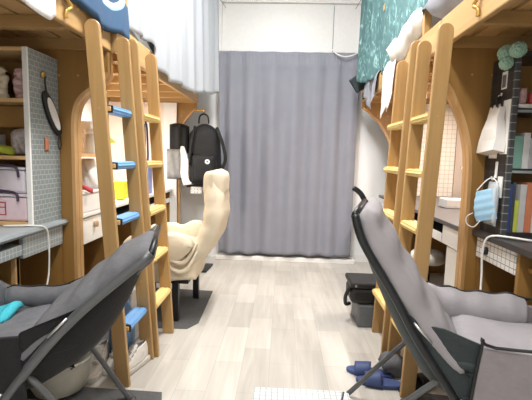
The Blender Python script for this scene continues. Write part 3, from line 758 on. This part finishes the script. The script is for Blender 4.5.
# small LED bars that light the far desks
for (xx, lab, sgn) in ((-1.55, 'slim desk light bar under far left loft bed', 1), (1.50, 'slim desk light bar under far right loft bed', -1)):
    z = (ZL if xx < 0 else ZR_)
    t = thing('desk_lamp', lab, 'lamp', (xx, 3.1, z-.03))
    obj('housing', box(xx-.025, xx+.025, 2.75, 3.45, z-.02, z+.002), 'white', t, bevel=.003)
    obj('diffuser', box(xx-.018, xx+.018, 2.77, 3.43, z-.03, z-.02), 'deskglow', t)
    L = bpy.data.lights.new('desk lamp light', 'AREA'); L.shape = 'RECTANGLE'; L.size = .05; L.size_y = .66; L.energy = 19; L.color = (1,.90,.80)
    lo = bpy.data.objects.new('desk_lamp_light', L); C.objects.link(lo); lo.location = (0, 0, -.004); lo.parent = t

# ------------------------------------------------------------------ folding lounge chairs
def lounge(label, loc, rot, prof, rail, leg, cush, flap, dark, near, belly, off, tip):
    """local frame: x forward, y left; prof = cushion side profile (x,z), rail = long tube, leg = (foot_x, top_x)"""
    t = thing('lounge_chair', label, 'folding chair', loc, rot, 'padded folding lounge chairs')
    pf = [(p.x, p.z) for p in smooth_path([(a, 0, b) for a, b in prof], 5)]
    ns = len(prof)
    def side_fn(lo, hi, w, sag=.03):
        def f(u, v):
            x, z = interp(pf, lo+(hi-lo)*v)
            y = (u*2-1)*w*(1-(.30 if near > 0 and hi < .9 else 0)*(1-v)**1.5)
            return (x + off*.75*(1-v), y, z + off*.6*(1-v) - sag*(1-(2*u-1)**2))
        return f
    quilt = lambda u, v: 1+.10*math.cos(2*PI*4*v)
    obj('back_cushion', pillow(side_fn(0, .60, .262, .004), .10, 16, 28, 7, quilt), cush, t, smooth=True, local=True)
    obj('seat_cushion', pillow(side_fn(.56, 1.0, .235, .0), .11, 14, 18, 4, lambda u, v: 1+.12*math.sin(9*u+4*v)), cush, t, smooth=True, local=True)
    # sling stretched between the rails: bellies out backwards and under the seat
    cut = [p for p in rail if p[1] > .38]
    last, nxt = cut[-1], rail[len(cut)]
    k0 = (last[1]-.38)/(last[1]-nxt[1])
    cut.append((last[0]+(nxt[0]-last[0])*k0, .38))
    slp = [(p.x, p.z) for p in smooth_path([(a_, 0, b_) for a_, b_ in cut + [(.16, .385), (.42, .44)]], 5)]
    def sling(u, v):
        x, z = interp(slp, v); y = (u*2-1)*.25
        b_ = (1-(2*u-1)**4); k = math.sin(PI*min(1, v/.75))**1.2 if v < .75 else 0
        return (x-belly*.72*b_*k, y, z-belly*.70*b_*k-.02*b_*math.sin(PI*v))
    obj('sling', sheet(sling, 16, 34), dark, t, smooth=True, local=True, solid=.004)
    rp = smooth_path([(x, 0, z) for x, z in rail], 6)
    for sy in (-1, 1):
        W = .252*sy
        obj('frame_rail', tb([(p.x, W, p.z) for p in rp], .017 if near > 0 else .0145, 12), 'tube' if dark == 'blackcloth' else 'blackmetal', t, smooth=True, local=True)
        fx, tx = leg; W2 = .232*sy
        obj('rear_leg', tb(smooth_path([(fx-.02, W2*.95, .011), (fx+.015, W2, .03), ((fx+tx)/2, W2, .31), (tx, W2, .54)], 5), .0115, 10), 'tube', t, smooth=True, local=True)
        # side panel (dark) and hanging grey flap with stitched dark piping
        rx = lambda z: next((a[0]+(b[0]-a[0])*((z-a[1])/((b[1]-a[1]) or 1e-9)) for a, b in zip(rail, rail[1:]) if b[1] <= z <= a[1]), rail[-1][0])
        zt = .56
        poly = [(rx(.64), .64), (rx(.64)+.07, .60), (-.09, zt+.035), (.02, zt), (.012, .30), (-.02, .17), (rx(.24), .24), (rx(.42), .42)]
        yy = sorted((.249*sy, .240*sy))
        obj('side_panel', pr(poly, 1, yy[0]+.0*sy, yy[1]), dark, t, local=True, bevel=.002)
        yy = sorted((.262*sy, .246*sy))
        obj('side_flap', pr([(.022, zt-.005), (.45, zt-.01), (.46, .30), (.40, .14), (-.01, .16)], 1, yy[0], yy[1]), flap, t, local=True, bevel=.005)
        if near < 0: obj('piping', tb(smooth_path([(-.015, .266*sy, .165), (.02, .266*sy, zt), (.06, .266*sy, zt+.004), (.45, .266*sy, zt-.006), (.465, .266*sy, .30)], 5), .0055, 8), 'black', t, smooth=True, local=True)
        # padded arm
        A = smooth_path([(-.14, .205*sy, .545), (-.04, .225*sy, .525), (.08, .230*sy, .515), (.20, .228*sy, .522), (.28 if near < 0 else .24, .224*sy, .52)], 5)
        n = len(A)
        rs = [(.076 if near < 0 else .046)*min(1, .35+1.9*math.sin(PI*(.06+.88*i/(n-1))))*(1+.08*math.sin(i*1.3)) for i in range(n)]
        if sy != near:
            ar = obj('armrest', tb(A, rs, 14), cush, t, smooth=True, local=True, subd=1)
            obj('piping', tb([(p.x, p.y+.012*sy, p.z+r*.97) for p, r in zip(A, rs)], .005, 6), 'black', ar, smooth=True, local=True)
        else:
            ar = obj('armrest', tb([(p.x, p.y+.005*sy, p.z-.045) for p in A], [r*.3 for r in rs], 14), dark, t, smooth=True, local=True, subd=1)
        # silver strap clips along the rail
        for (cz, dz) in ((.60, .05), (.36, .05)):
            xx = rx(cz)
            obj('strap_clip', tb([(xx+.015, .268*sy, cz+.01), (xx+.075, .268*sy, cz-dz)], .0045, 8), 'silver', t, smooth=True, local=True)
        xx = rx(.27)
        obj('rivet', tb([(xx+.005, .262*sy, .27), (xx+.005, .272*sy, .27)], .008, 10), 'silver', t, local=True)
    tx0, tz0 = rail[0]
    obj('top_bar', tb([(tx0, -.252, tz0), (tx0, .252, tz0)], .0115, 10), 'blackmetal', t, smooth=True, local=True)
    obj('rear_foot_bar', tb([(leg[0]-.02, -.225, .012), (leg[0]-.02, .225, .012)], .0118, 10), 'tube', t, smooth=True, local=True)
    fx0, fz0 = rail[-1]
    obj('front_foot_bar', tb([(fx0, -.252, .013), (fx0, .252, .013)], .0125, 10), 'tube', t, smooth=True, local=True)
    # far tube end that sticks up past the cushion
    dx, dz = rail[0][0]-rail[1][0], rail[0][1]-rail[1][1]; q = math.hypot(dx, dz)
    fy = -.252*near
    if tip: obj('frame_tip', tb(smooth_path([(tx0, fy, tz0), (tx0+dx/q*.035-.01, fy, tz0+dz/q*.035), (tx0+dx/q*.07-.03, fy+.01*near, tz0+dz/q*.06)], 4), .0125, 10), 'blackmetal', t, smooth=True, local=True)
    return t
f1 = math.atan2(-.26, .966)
lounge('light grey padded folding lounge chair at the right with black frame', (.705, 1.515, 0), f1,
       [(-.395,.955), (-.365,.86), (-.235,.68), (-.12,.54), (-.02,.455), (.12,.435), (.27,.455), (.42,.485)],
       [(-.40,.96), (-.365,.86), (-.25,.68), (-.165,.535), (-.05,.37), (.18,.013)], (-.43, .05), 'ltgrey', 'ltgrey2', 'dgreen', -1, .06, .045, True)
f2 = math.radians(194.5)
lounge('charcoal padded folding lounge chair at the left with a turquoise towel', (-.875, 1.45, 0), f2,
       [(-.40,.80), (-.28,.715), (-.15,.61), (-.04,.53), (.03,.47), (.13,.435), (.27,.445), (.42,.475)],
       [(-.39,.815), (-.15,.61), (.03,.40), (.30,.013)], (-.255, .12), 'charcoal', 'blackcloth', 'blackcloth', 1, .13, .012, False)
tag(obj('cushion', pillow(lambda u, v: (-1.42+.40*u-.10*v, 1.62+.04*v, .46+.27*v*(1-.75*u)), .08, 12, 12, 5), 'charcoal', smooth=True), 'charcoal cushion leaning at the front end of the left lounge chair', 'cushion')
tag(obj('towel', pillow(lambda u, v: (-1.22+.17*u, 1.42+.14*v, .50+.02*math.sin(6*u+3*v)), .05, 12, 10, bump=lambda u, v: 1+.3*math.sin(15*u)), 'turq', smooth=True),
    'crumpled turquoise towel on the seat of charcoal lounge chair', 'towel')

# ------------------------------------------------------------------ beige armchair
t = thing('armchair', 'beige cotton covered armchair on black legs below the backpack', 'armchair', (-.70, 2.86, 0))
pb = [(-.63,.40), (-.52,.52), (-.452,.68), (-.445,.84), (-.468,1.0)]
pbs = [(p.x, p.z) for p in smooth_path([(a,0,b) for a, b in pb], 5)]
def bb(u, v):
    x, z = interp(pbs, v); w = .245*(1-.22*max(0, v-.6)/.4)
    return (x - .03*(1-(2*u-1)**2), 2.86+(2*u-1)*w, z)
obj('back_cushion', pillow(bb, .145, 14, 26, 5, lambda u, v: (1+.05*math.cos(2*PI*5*v))), 'beige', t, smooth=True)
obj('headrest', pillow(lambda u, v: (-.472+.005*v, 2.86+(2*u-1)*.20, .85+.20*v), .155, 12, 12, 5), 'beige', t, smooth=True)
for k in range(5):
    z = .60+.075*k
    x = interp(pbs, .35+.11*k)[0]-.088
    obj('tuft', tb(smooth_path([(x+.03, 2.68, z), (x-.004, 2.78, z-.004), (x-.012, 2.86, z-.006), (x-.004, 2.94, z-.004), (x+.03, 3.04, z)]), .007, 6), 'beige_d', t, smooth=True)
obj('seat_cushion', pillow(lambda u, v: (-1.10+.52*v, 2.86+(2*u-1)*.25, .41+.035*math.sin(2.2*v)), .17, 14, 16, 5, lambda u, v: 1+.07*math.sin(12*u+7*v)), 'beige', t, smooth=True)
for sy in (-1, 1):
    obj('armrest', pillow(lambda u, v: (-1.06+.48*v, 2.86+sy*.25+(2*u-1)*.055, .50+.035*v+.015*math.sin(9*v)), .19, 10, 16, 4, lambda u, v: 1+.12*math.sin(14*v+2*sy)), 'beige', t, smooth=True)
def skirt(u, v):
    a = u*2*PI; cx = -.84+.26*max(-1, min(1, 1.25*math.cos(a))); cy = 2.86+.265*max(-1, min(1, 1.25*math.sin(a)))
    return (cx*1.0+(.007*math.sin(7*a+.6))*v, cy+.008*math.sin(6*a+1)*v, .455-.16*v+.012*math.sin(5*a))
obj('cover_skirt', sheet(skirt, 72, 8), 'beige', t, smooth=True, solid=.006)
for k in range(2):
    z0 = .37+.06*k
    obj('drape_fold', tb(smooth_path([(-.80-.03*k, 2.592-.006*k, z0+.14), (-.72, 2.578, z0+.02), (-.63, 2.583, z0+.01), (-.56, 2.62, z0+.13)]), [.006+.010*math.sin(PI*i/18) for i in range(19)], 8), 'beige', t, smooth=True)
obj('seat_frame', box(-1.06, -.62, 2.63, 3.10, .27, .30), 'black', t, bevel=.004)
for (lx, ly) in ((-.708, 2.64), (-.665, 3.09), (-1.03, 2.64), (-1.03, 3.09)):
    obj('leg', box(lx-.022, lx+.022, ly-.022, ly+.022, .0065, .28), 'black', t, bevel=.003)
tag(obj('floor_mat', pr([(-1.13,3.30), (-.56,3.27), (-.545,2.62), (-.60,2.52), (-1.08,2.50)], 2, .0003, .006), 'mat'), 'dark grey mat on the floor under the beige armchair', 'mat')
tag(obj('shoe_tray', pr([(-.97,3.78), (-.72,3.80), (-.70,4.08), (-.97,4.08)], 2, .0, .02), 'black', bevel=.004), 'flat black tray on the floor behind the beige armchair', 'tray')
t = thing('handbag', 'small black handbag with beige trim behind the left ladders', 'bag', (-.86, 2.33, 0))
obj('body', pillow(lambda u, v: (-.95+.17*u, 2.44, .01+.33*v), .09, 10, 10), 'black', t, smooth=True)
obj('flap', pillow(lambda u, v: (-.94+.15*u, 2.43, .31+.07*v), .10, 8, 8), 'beige_d', t, smooth=True)

# ------------------------------------------------------------------ backpack and bags on far left panel
t = thing('backpack', 'black backpack with a round white logo hanging at the far end', 'backpack', (-.78, 4.03, .82))
obj('body', pillow(lambda u, v: (-.945+.31*u+.06*(1-v)*(u-.5), 4.03, .82+.64*v*(1-.16*(2*u-1)**2)), .19, 14, 18, 5), 'backpack', t, smooth=True)
obj('front_pocket', pillow(lambda u, v: (-.90+.24*u, 3.935, .86+.30*v), .08, 10, 10, 5), 'backpack', t, smooth=True)
obj('strap', tb(smooth_path([(-.66,3.97,1.42), (-.60,3.93,1.28), (-.565,3.93,1.12), (-.60,3.95,1.02)]), .016, 8), 'backpack', t, smooth=True)
obj('strap', tb(smooth_path([(-.87,3.94,1.43), (-.90,3.92,1.25), (-.92,3.93,1.05)]), .012, 8), 'backpack', t, smooth=True)
obj('handle', tb(smooth_path([(-.85,4.02,1.46), (-.84,4.02,1.53), (-.80,4.02,1.555), (-.76,4.02,1.53), (-.75,4.02,1.46)]), .008, 8), 'backpack', t, smooth=True)
bm = bmesh.new()
lg = pr([(-.735+.024*math.cos(k*PI/8), 1.085+.024*math.sin(k*PI/8)) for k in range(16)], 1, 3.885, 3.892)
o = obj('logo', lg, 'hookwhite', t)
obj('logo_dot', pr([(-.735+.008*math.cos(k*PI/4), 1.085+.008*math.sin(k*PI/4)) for k in range(8)], 1, 3.882, 3.886), 'black', o)
tag(obj('wall_hook', tb(smooth_path([(-.915,4.14,1.60), (-.86,4.13,1.60), (-.81,4.10,1.59), (-.80,4.03,1.575), (-.80,4.02,1.60)]), .009), 'gold', smooth=True), 'brass hook above the black backpack', 'hook')
tag(obj('jacket', pillow(lambda u, v: (-1.15+.20*u, 4.04, 1.16+.30*v*(1-.3*(u-.4)**2)), .12, 12, 12, bump=lambda u, v: 1+.2*math.sin(15*u)), 'backpack', smooth=True), 'dark jacket hanging left of the backpack', 'jacket')
tag(obj('grey_pouch', pillow(lambda u, v: (-1.16+.15*u, 3.98, .90+.30*v), .10, 10, 12, bump=lambda u, v: 1+.25*math.sin(12*u+5*v)), 'greybag', smooth=True), 'crumpled grey cloth pouch hanging under the dark jacket', 'pouch')
tag(obj('tote_bag', pr([(-1.02,1.23), (-.985,1.23), (-.855,.86), (-.99,.84), (-1.035,1.0)], 1, 3.96, 3.99), 'whitecloth', bevel=.01), 'off-white cloth tote bag hanging behind the backpack', 'bag')
tag(obj('checked_scarf', box(-.92, -.81, 3.985, 4.0, .76, .83), 'check', bevel=.004), 'end of black and white checked scarf below the backpack', 'scarf')

# ------------------------------------------------------------------ cloths hanging over and beside the upper bunks
def net(u, v):
    y = 2.26+1.86*u
    x0 = -.905+.26*u**1.2 - .03
    zb = 1.86 + (0) 
    low = [(0,1.845), (.14,1.87), (.20,1.86), (.26,1.72), (.5,1.665), (.72,1.69), (.88,1.74), (1,1.775)]
    for a, b in zip(low, low[1:]):
        if a[0] <= u <= b[0]:
            zb = a[1]+(b[1]-a[1])*(u-a[0])/(b[0]-a[0]); break
    z = 2.72+(zb-2.72)*v
    ph = 2*PI*(u*9+.3*math.sin(6*u))
    x = x0 + (.012+.008*v)*math.sin(ph) + .006*math.sin(2.3*ph+1) + .02*v
    return (x, y + .012*math.cos(ph)*v, z + .014*math.sin(.5*ph)*v)
tag(obj('bed_curtain', sheet(net, 160, 30), 'sheer', smooth=True, solid=.002), 'white sheer bed curtain hanging beside the far left loft bed', 'bed curtain')
t = thing('curtain_wire', 'thin wire above the far left bunk holding the white bed curtain', 'wire', (-.79, 3.2, 2.70))
obj('wire', tb([(-.945, 2.0, 2.722), (-.66, 4.45, 2.722)], .003, 6), 'steel', t)
obj('wire', tb([(-.945, 2.0, 2.722), (XL, 2.0, 2.722)], .003, 6), 'steel', t)
tag(obj('pillow', pillow(lambda u, v: (-1.20+.245*u, 2.35+.46*v, 1.885+.02*math.sin(5*v)-.02*u), .11, 12, 14), 'bedding', smooth=True), 'cream pillow edge at the rail under the white bed curtain', 'pillow')
tag(obj('dark_cloth', pr([(2.62,1.865), (2.83,1.80), (2.86,1.84), (2.84,1.92), (2.72,1.93)], 0, -.898, -.890), 'charcoal', bevel=.002), 'dark grey cloth corner on the rail under the white bed curtain', 'cloth')
def quilt(u, v):
    y = 1.62+.68*u
    pts = [(-1.25, 2.10), (-1.02, 2.12), (-.93, 2.06), (-.895, 1.95), (-.893, 1.765-.0*u)]
    x, z = interp(pts, v)
    f = .012*math.sin(14*u+3*v)+.006*math.sin(31*u+9*v)
    return (x+f*.8, y+.01*math.sin(8*v), z+(.0 if v < .7 else (v-.7)*.05*math.sin(9*u)))
qb = sheet(quilt, 40, 24)
tag(obj('quilt', qb, 'quilt', smooth=True, solid=.025, loc=(-.90, 1.90, 1.775)), 'blue quilt with white ring and tan print over left rail', 'quilt')
tag(obj('rolled_bedding', pillow(lambda u, v: (-1.45+.52*u, 1.66+.60*v, 1.96), .24, 12, 14), 'navy', smooth=True), 'rolled navy bedding heaped under the blue ring-print quilt', 'bedding')
def wc(u, v):
    y = 1.33+.24*u; pts = [(-1.15, 1.86), (-.925, 1.85), (-.897, 1.80), (-.897, 1.645)]
    x, z = interp(pts, v); zz = z + (max(0, v-.7))*(.05*math.sin(7*u)+.08*u**4)
    return (x+.012*math.sin(9*u+2*v)*v, y+.05*v*(u-.3), zz)
tag(obj('white_towel', sheet(wc, 20, 20), 'whitecloth', smooth=True, solid=.004), 'white towel draped over the near left bed rail', 'towel')

def tealf(u, v):
    y = 2.20+1.86*u
    low = [(0,1.965), (.10,1.98), (.25,2.0), (.36,1.90), (.45,1.835), (.75,1.825), (.9,1.86), (1,1.93)]
    zb = 1.9
    for a, b in zip(low, low[1:]):
        if a[0] <= u <= b[0]:
            zb = a[1]+(b[1]-a[1])*(u-a[0])/(b[0]-a[0]); break
    z = 2.72+(zb-2.72)*v
    ph = 2*PI*(u*6.5+.25*math.sin(5*u))
    return (.79-.09*max(0, u-.55)/.45 + (.015+.02*v)*math.sin(ph)+.008*math.sin(2.7*ph), y, z)
tag(obj('patterned_cloth', sheet(tealf, 130, 30), 'teal', smooth=True, solid=.003), 'teal leaf-print cloth hanging beside the far right loft bed', 'cloth')
t = thing('curtain_wire', 'thin wire above the far right bunk holding the teal cloth', 'wire', (.75, 3.2, 2.70))
obj('wire', tb([(.79, 2.0, 2.722), (.72, 4.45, 2.722)], .003, 6), 'steel', t)
obj('wire', tb([(.79, 2.0, 2.722), (XR, 2.0, 2.722)], .003, 6), 'steel', t)
t = thing('pouch', 'dark green zip pouch hanging by the curtain top at right', 'pouch', (.735, 4.05, 1.83))
obj('body', box(-.10, .10, -.02, .02, -.07, .08, Matrix.Translation((.745, 4.03, 1.90)) @ Matrix.Rotation(-.6, 4, 'Y')), 'dgreen', t, bevel=.012)
obj('flap', box(-.03, .04, -.022, .022, -.07, -.0, Matrix.Translation((.79, 4.03, 1.80))), 'dgreen', t, bevel=.008)
def drape(ya, yb, low, amp, k):
    def f(u, v):
        y = ya+(yb-ya)*u
        for a, b in zip(low, low[1:]):
            if a[0] <= u <= b[0]: zb = a[1]+(b[1]-a[1])*(u-a[0])/(b[0]-a[0]); break
        pts = [(.98, 1.90), (.83, 1.905), (.775, 1.885), (.757, 1.84), (.757, zb)]
        x, z = interp(pts, v)
        w = max(0, v-.5)*2
        return (x-amp*w*(1+math.sin(k*u+2*v)), y+.015*w*math.sin(k*.7*u), z)
    return f
tag(obj('white_cloth', sheet(drape(2.86, 3.24, [(0,1.68), (.2,1.60), (.3,1.52), (.5,1.50), (.55,1.56), (.75,1.46), (.9,1.48), (1,1.60)], .010, 16), 40, 24), 'whitecloth', smooth=True, solid=.003), 'ragged white cloth hanging over far right bed rail', 'cloth')
tag(obj('white_cloth', sheet(drape(3.42, 3.95, [(0,1.70), (.2,1.66), (.35,1.58), (.5,1.62), (.7,1.70), (1,1.75)], .010, 22), 40, 24), 'pillow', smooth=True, solid=.003), 'grey-white fringed cloth hanging over far end of right bed rail', 'cloth')
tag(obj('duvet', pillow(lambda u, v: (.72+.50*u, 2.44+.62*v, 1.93+.03*math.sin(7*v)), .24, 14, 18, 4, lambda u, v: 1+.15*math.sin(16*v)), 'bedding', smooth=True), 'cream duvet bulging over the far right bed rail', 'duvet')
tag(obj('pillow', pillow(lambda u, v: (.745+.55*u, 1.74+.62*v, 1.985+.05*u), .27, 14, 14, 3, lambda u, v: 1+.08*math.sin(12*u+9*v)), 'pillow', smooth=True), 'grey pillow beside the guard post on far right bunk', 'pillow')
tag(obj('lanyard', tb(smooth_path([(-.815, 2.32, 1.345), (-.80, 2.33, 1.32), (-.795, 2.335, 1.22), (-.80, 2.35, 1.11), (-.803, 2.30, 1.12), (-.80, 2.305, 1.22), (-.805, 2.31, 1.32)]), .006, 6), 'navy', smooth=True),
    'blue lanyard hanging from a yellow ladder tread', 'lanyard')

# ------------------------------------------------------------------ things on the floor
def sneaker(loc, rot, label):
    t = thing('sneaker', label, 'shoe', loc, rot, 'white sneakers by the blue-treaded ladder')
    out = [(-.13,.0), (-.12,.034), (-.05,.038), (.04,.042), (.11,.040), (.14,.015), (.14,-.015), (.11,-.040), (.04,-.036), (-.05,-.030), (-.12,-.032)]
    obj('sole', pr(out, 2, 0, .032), 'sole', t, local=True, bevel=.008)
    def up(u, v):     # u around, v along height
        a = u*2*PI; x = .002+.132*math.cos(a); w = .036+.004*math.cos(a)
        h = .03+v*(.085-.055*max(0, math.cos(a))**1.0)
        k = 1-.35*v**2-.18*v*max(0, math.cos(a))
        return (x*k-.03*v, w*math.sin(a)*k, h)
    bm = sheet(up, 28, 8); bmesh.ops.remove_doubles(bm, verts=bm.verts, dist=1e-4)
    obj('upper', bm, 'sneaker', t, smooth=True, local=True, solid=.004)
    obj('insole', pr([(-.10,.02), (-.02,.027), (.03,.025), (.03,-.022), (-.02,-.024), (-.10,-.02)], 2, .04, .062), 'whitecloth', t, local=True)
    obj('tongue', pillow(lambda u, v: (.06-.09*v, (u-.5)*.045, .062+.065*v), .014, 8, 8), 'sneaker', t, smooth=True, local=True)
    for k in range(4):
        x = .055-.022*k; z = .075+.013*k
        obj('lace', tb(smooth_path([(x,-.027,z-.008), (x+.004,0,z+.009), (x,.027,z-.008)]), .003, 6), 'lace', t, smooth=True, local=True)
    return t
s0 = sneaker((-.775, 2.00, 0), -PI/2+.15, 'white laced sneaker nearest the aisle, toe forward')
s0.rotation_euler.z = -1.9
def dup(src, loc, rotz, label):
    r = src.copy(); C.objects.link(r); r.location = loc; r.rotation_euler = (0, 0, rotz); r['label'] = label
    for ch in list(src.children):
        c = ch.copy(); C.objects.link(c); c.parent = r
    return r
dup(s0, (-.865, 2.06, 0), -1.75, 'white laced sneaker just inside the aisle-side one')
dup(s0, (-.945, 1.98, 0), -1.5, 'white laced sneaker with tangled laces left of the ladder foot')
dup(s0, (-1.045, 2.00, 0), -1.6, 'white laced sneaker innermost beside the washbasin')
tag(obj('washbasin', la([(0,.0065), (.09,.0065), (.115,.02), (.135,.07), (.145,.13), (.150,.17), (.156,.172), (.156,.178), (.140,.175), (.11,.03), (0,.022)], -1.045, 1.79, 32), 'basin', smooth=True), 'pale grey round washbasin under the charcoal lounge chair', 'basin')
t = thing('storage_bin', 'grey white lidded bin under bed behind charcoal chair', 'bin', (-.96, 2.28, 0))
obj('body', pr([(-1.06,0), (-.87,0), (-.85,.34), (-1.08,.34)], 1, 2.20, 2.42), 'bin', t, bevel=.012)
obj('lid', box(-1.09, -.84, 2.19, 2.43, .342, .362), 'bin', t, bevel=.006)
tag(obj('plastic_bag', pillow(lambda u, v: (-.95+.15*u, 2.125+.01*math.sin(6*u), .01+.37*v*(1-.3*abs(2*u-1))), .10, 12, 10, bump=lambda u, v: 1+.3*math.sin(14*u+8*v)), 'blueB', smooth=True), 'crumpled blue plastic bag standing before the grey bin', 'bag')
tag(obj('floor_mat', pr([(-1.25,1.70), (-.545,1.70), (-.53,1.73), (-.55,1.80), (-1.25,1.82)], 2, .0003, .006), 'mat'), 'dark mat under the charcoal lounge chair', 'mat')
t = thing('duffel_bag', 'black bag with handle on grey case beside far right ladder', 'bag', (.60, 2.80, 0))
obj('case', box(.545, .70, 2.66, 2.92, 0, .16), 'steel', t, bevel=.012)
obj('body', box(.49, .70, 2.66, 2.90, .162, .275), 'black', t, bevel=.03)
obj('top_flap', box(.485, .71, 2.65, 2.91, .276, .315), 'black', t, bevel=.012)
obj('handle', tb(smooth_path([(.487,2.70,.27), (.465,2.72,.20), (.475,2.76,.13), (.51,2.80,.12)]), .013, 8), 'black', t, smooth=True)
obj('snap', tb([(.52,2.649,.295), (.52,2.645,.295)], .008, 10), 'silver', t)
def slipper(loc, rot, label, mat='navy'):
    t = thing('slipper', label, 'slipper', loc, rot, 'navy slippers by the right ladder')
    out = [(.125*math.cos(2*PI*k/20), .043*math.sin(2*PI*k/20)*(1+.12*math.cos(2*PI*k/20))) for k in range(20)]
    obj('sole', pr(out, 2, 0, .022), mat, t, local=True, bevel=.006)
    def band(u, v):
        a = PI*u; return (-.005+.085*v, .047*math.cos(a), .014+.052*math.sin(a)*(1-.25*v))
    obj('band', sheet(band, 16, 6), mat, t, smooth=True, local=True, solid=.007)
    return t
s1 = slipper((.50, 2.06, 0), 2.9, 'navy slipper behind its mate, farther from camera')
dup(s1, (.535, 1.965, 0), 2.95, 'navy slipper nearest the camera by the right ladder foot')
t2 = slipper((.72, 1.96, 0), .5, 'black slipper behind the right ladder foot', 'black'); t2['group'] = 'black slippers by the right ladder'
tag(obj('cloth_bundle', pillow(lambda u, v: (.56+.16*u, 2.02+.12*v, .05+.01*math.sin(7*u)), .10, 10, 10, bump=lambda u, v: 1+.25*math.sin(13*u+6*v)), 'charcoal', smooth=True), 'dark cloth bundle lying between the navy slippers and ladder', 'cloth')
tag(obj('floor_mat', pr([(.60,1.62), (1.2,1.62), (1.2,1.84), (.74,1.90), (.60,1.84)], 2, .0003, .006), 'mat'), 'dark mat under the light grey lounge chair', 'mat')
o = thing('tiled_board', 'white grid-tile board lying on the floor at the bottom edge', 'board', (.12, 1.62, 0))
bm = bmesh.new()
def rr(x0, x1, y0, y1, r, n=5):
    p = []
    for cx, cy, a0 in ((x1-r, y1-r, 0), (x0+r, y1-r, PI/2), (x0+r, y0+r, PI), (x1-r, y0+r, 1.5*PI)):
        for k in range(n+1): a = a0+PI/2*k/n; p.append((cx+r*math.cos(a), cy+r*math.sin(a)))
    return p
prism(bm, rr(-.108, .352, 1.50, 1.855, .015), 2, .0, .022)
obj('board', bm, 'tile_white_z', o, bevel=.002)

# ------------------------------------------------------------------ ceiling lamps
def lamp(x, y, e, lab):
    t = thing('ceiling_lamp', lab, 'lamp', (x, y, ZC-.06))
    obj('housing', box(x-.15, x+.15, y-.62, y+.62, ZC-.05, ZC-.0005), 'white', t, bevel=.004)
    obj('diffuser', box(x-.13, x+.13, y-.60, y+.60, ZC-.062, ZC-.05), 'lampglow', t, bevel=.003)
    L = bpy.data.lights.new('ceiling lamp light', 'AREA'); L.shape = 'RECTANGLE'; L.size = .26; L.size_y = 1.2; L.energy = e; L.color = (1,.985,.96)
    lo = bpy.data.objects.new('ceiling_lamp_light', L); C.objects.link(lo); lo.location = (0, 0, -.01); lo.parent = t
lamp(-.05, 2.45, 62, 'long white ceiling lamp over the far half of the aisle')
lamp(-.05, -.1, 52, 'long white ceiling lamp over the near half of the aisle')

# ------------------------------------------------------------------ world, camera, view
w = bpy.data.worlds.new('World'); S.world = w; w.use_nodes = True
w.node_tree.nodes['Background'].inputs['Color'].default_value = (.8, .85, .9, 1); w.node_tree.nodes['Background'].inputs['Strength'].default_value = .3
cam = bpy.data.cameras.new('Camera'); co = bpy.data.objects.new('Camera', cam); C.objects.link(co); S.camera = co
cam.sensor_width = 36; cam.lens = 36*400/532; cam.clip_start = .02
pitch, yaw, roll = math.radians(6.1967), math.radians(2.2586), math.radians(1.5)
co.matrix_world = Matrix.Translation((0, 0, 1.15)) @ Matrix.Rotation(yaw, 4, 'Z') @ Matrix.Rotation(PI/2-pitch, 4, 'X') @ Matrix.Rotation(roll, 4, 'Z')
vs = S.view_settings
S.display_settings.display_device = 'sRGB'
vs.view_transform = 'Standard'; vs.look = 'None'; vs.gamma = 1; vs.use_curve_mapping = False; vs.exposure = 0.35
S.cycles.max_bounces = 8
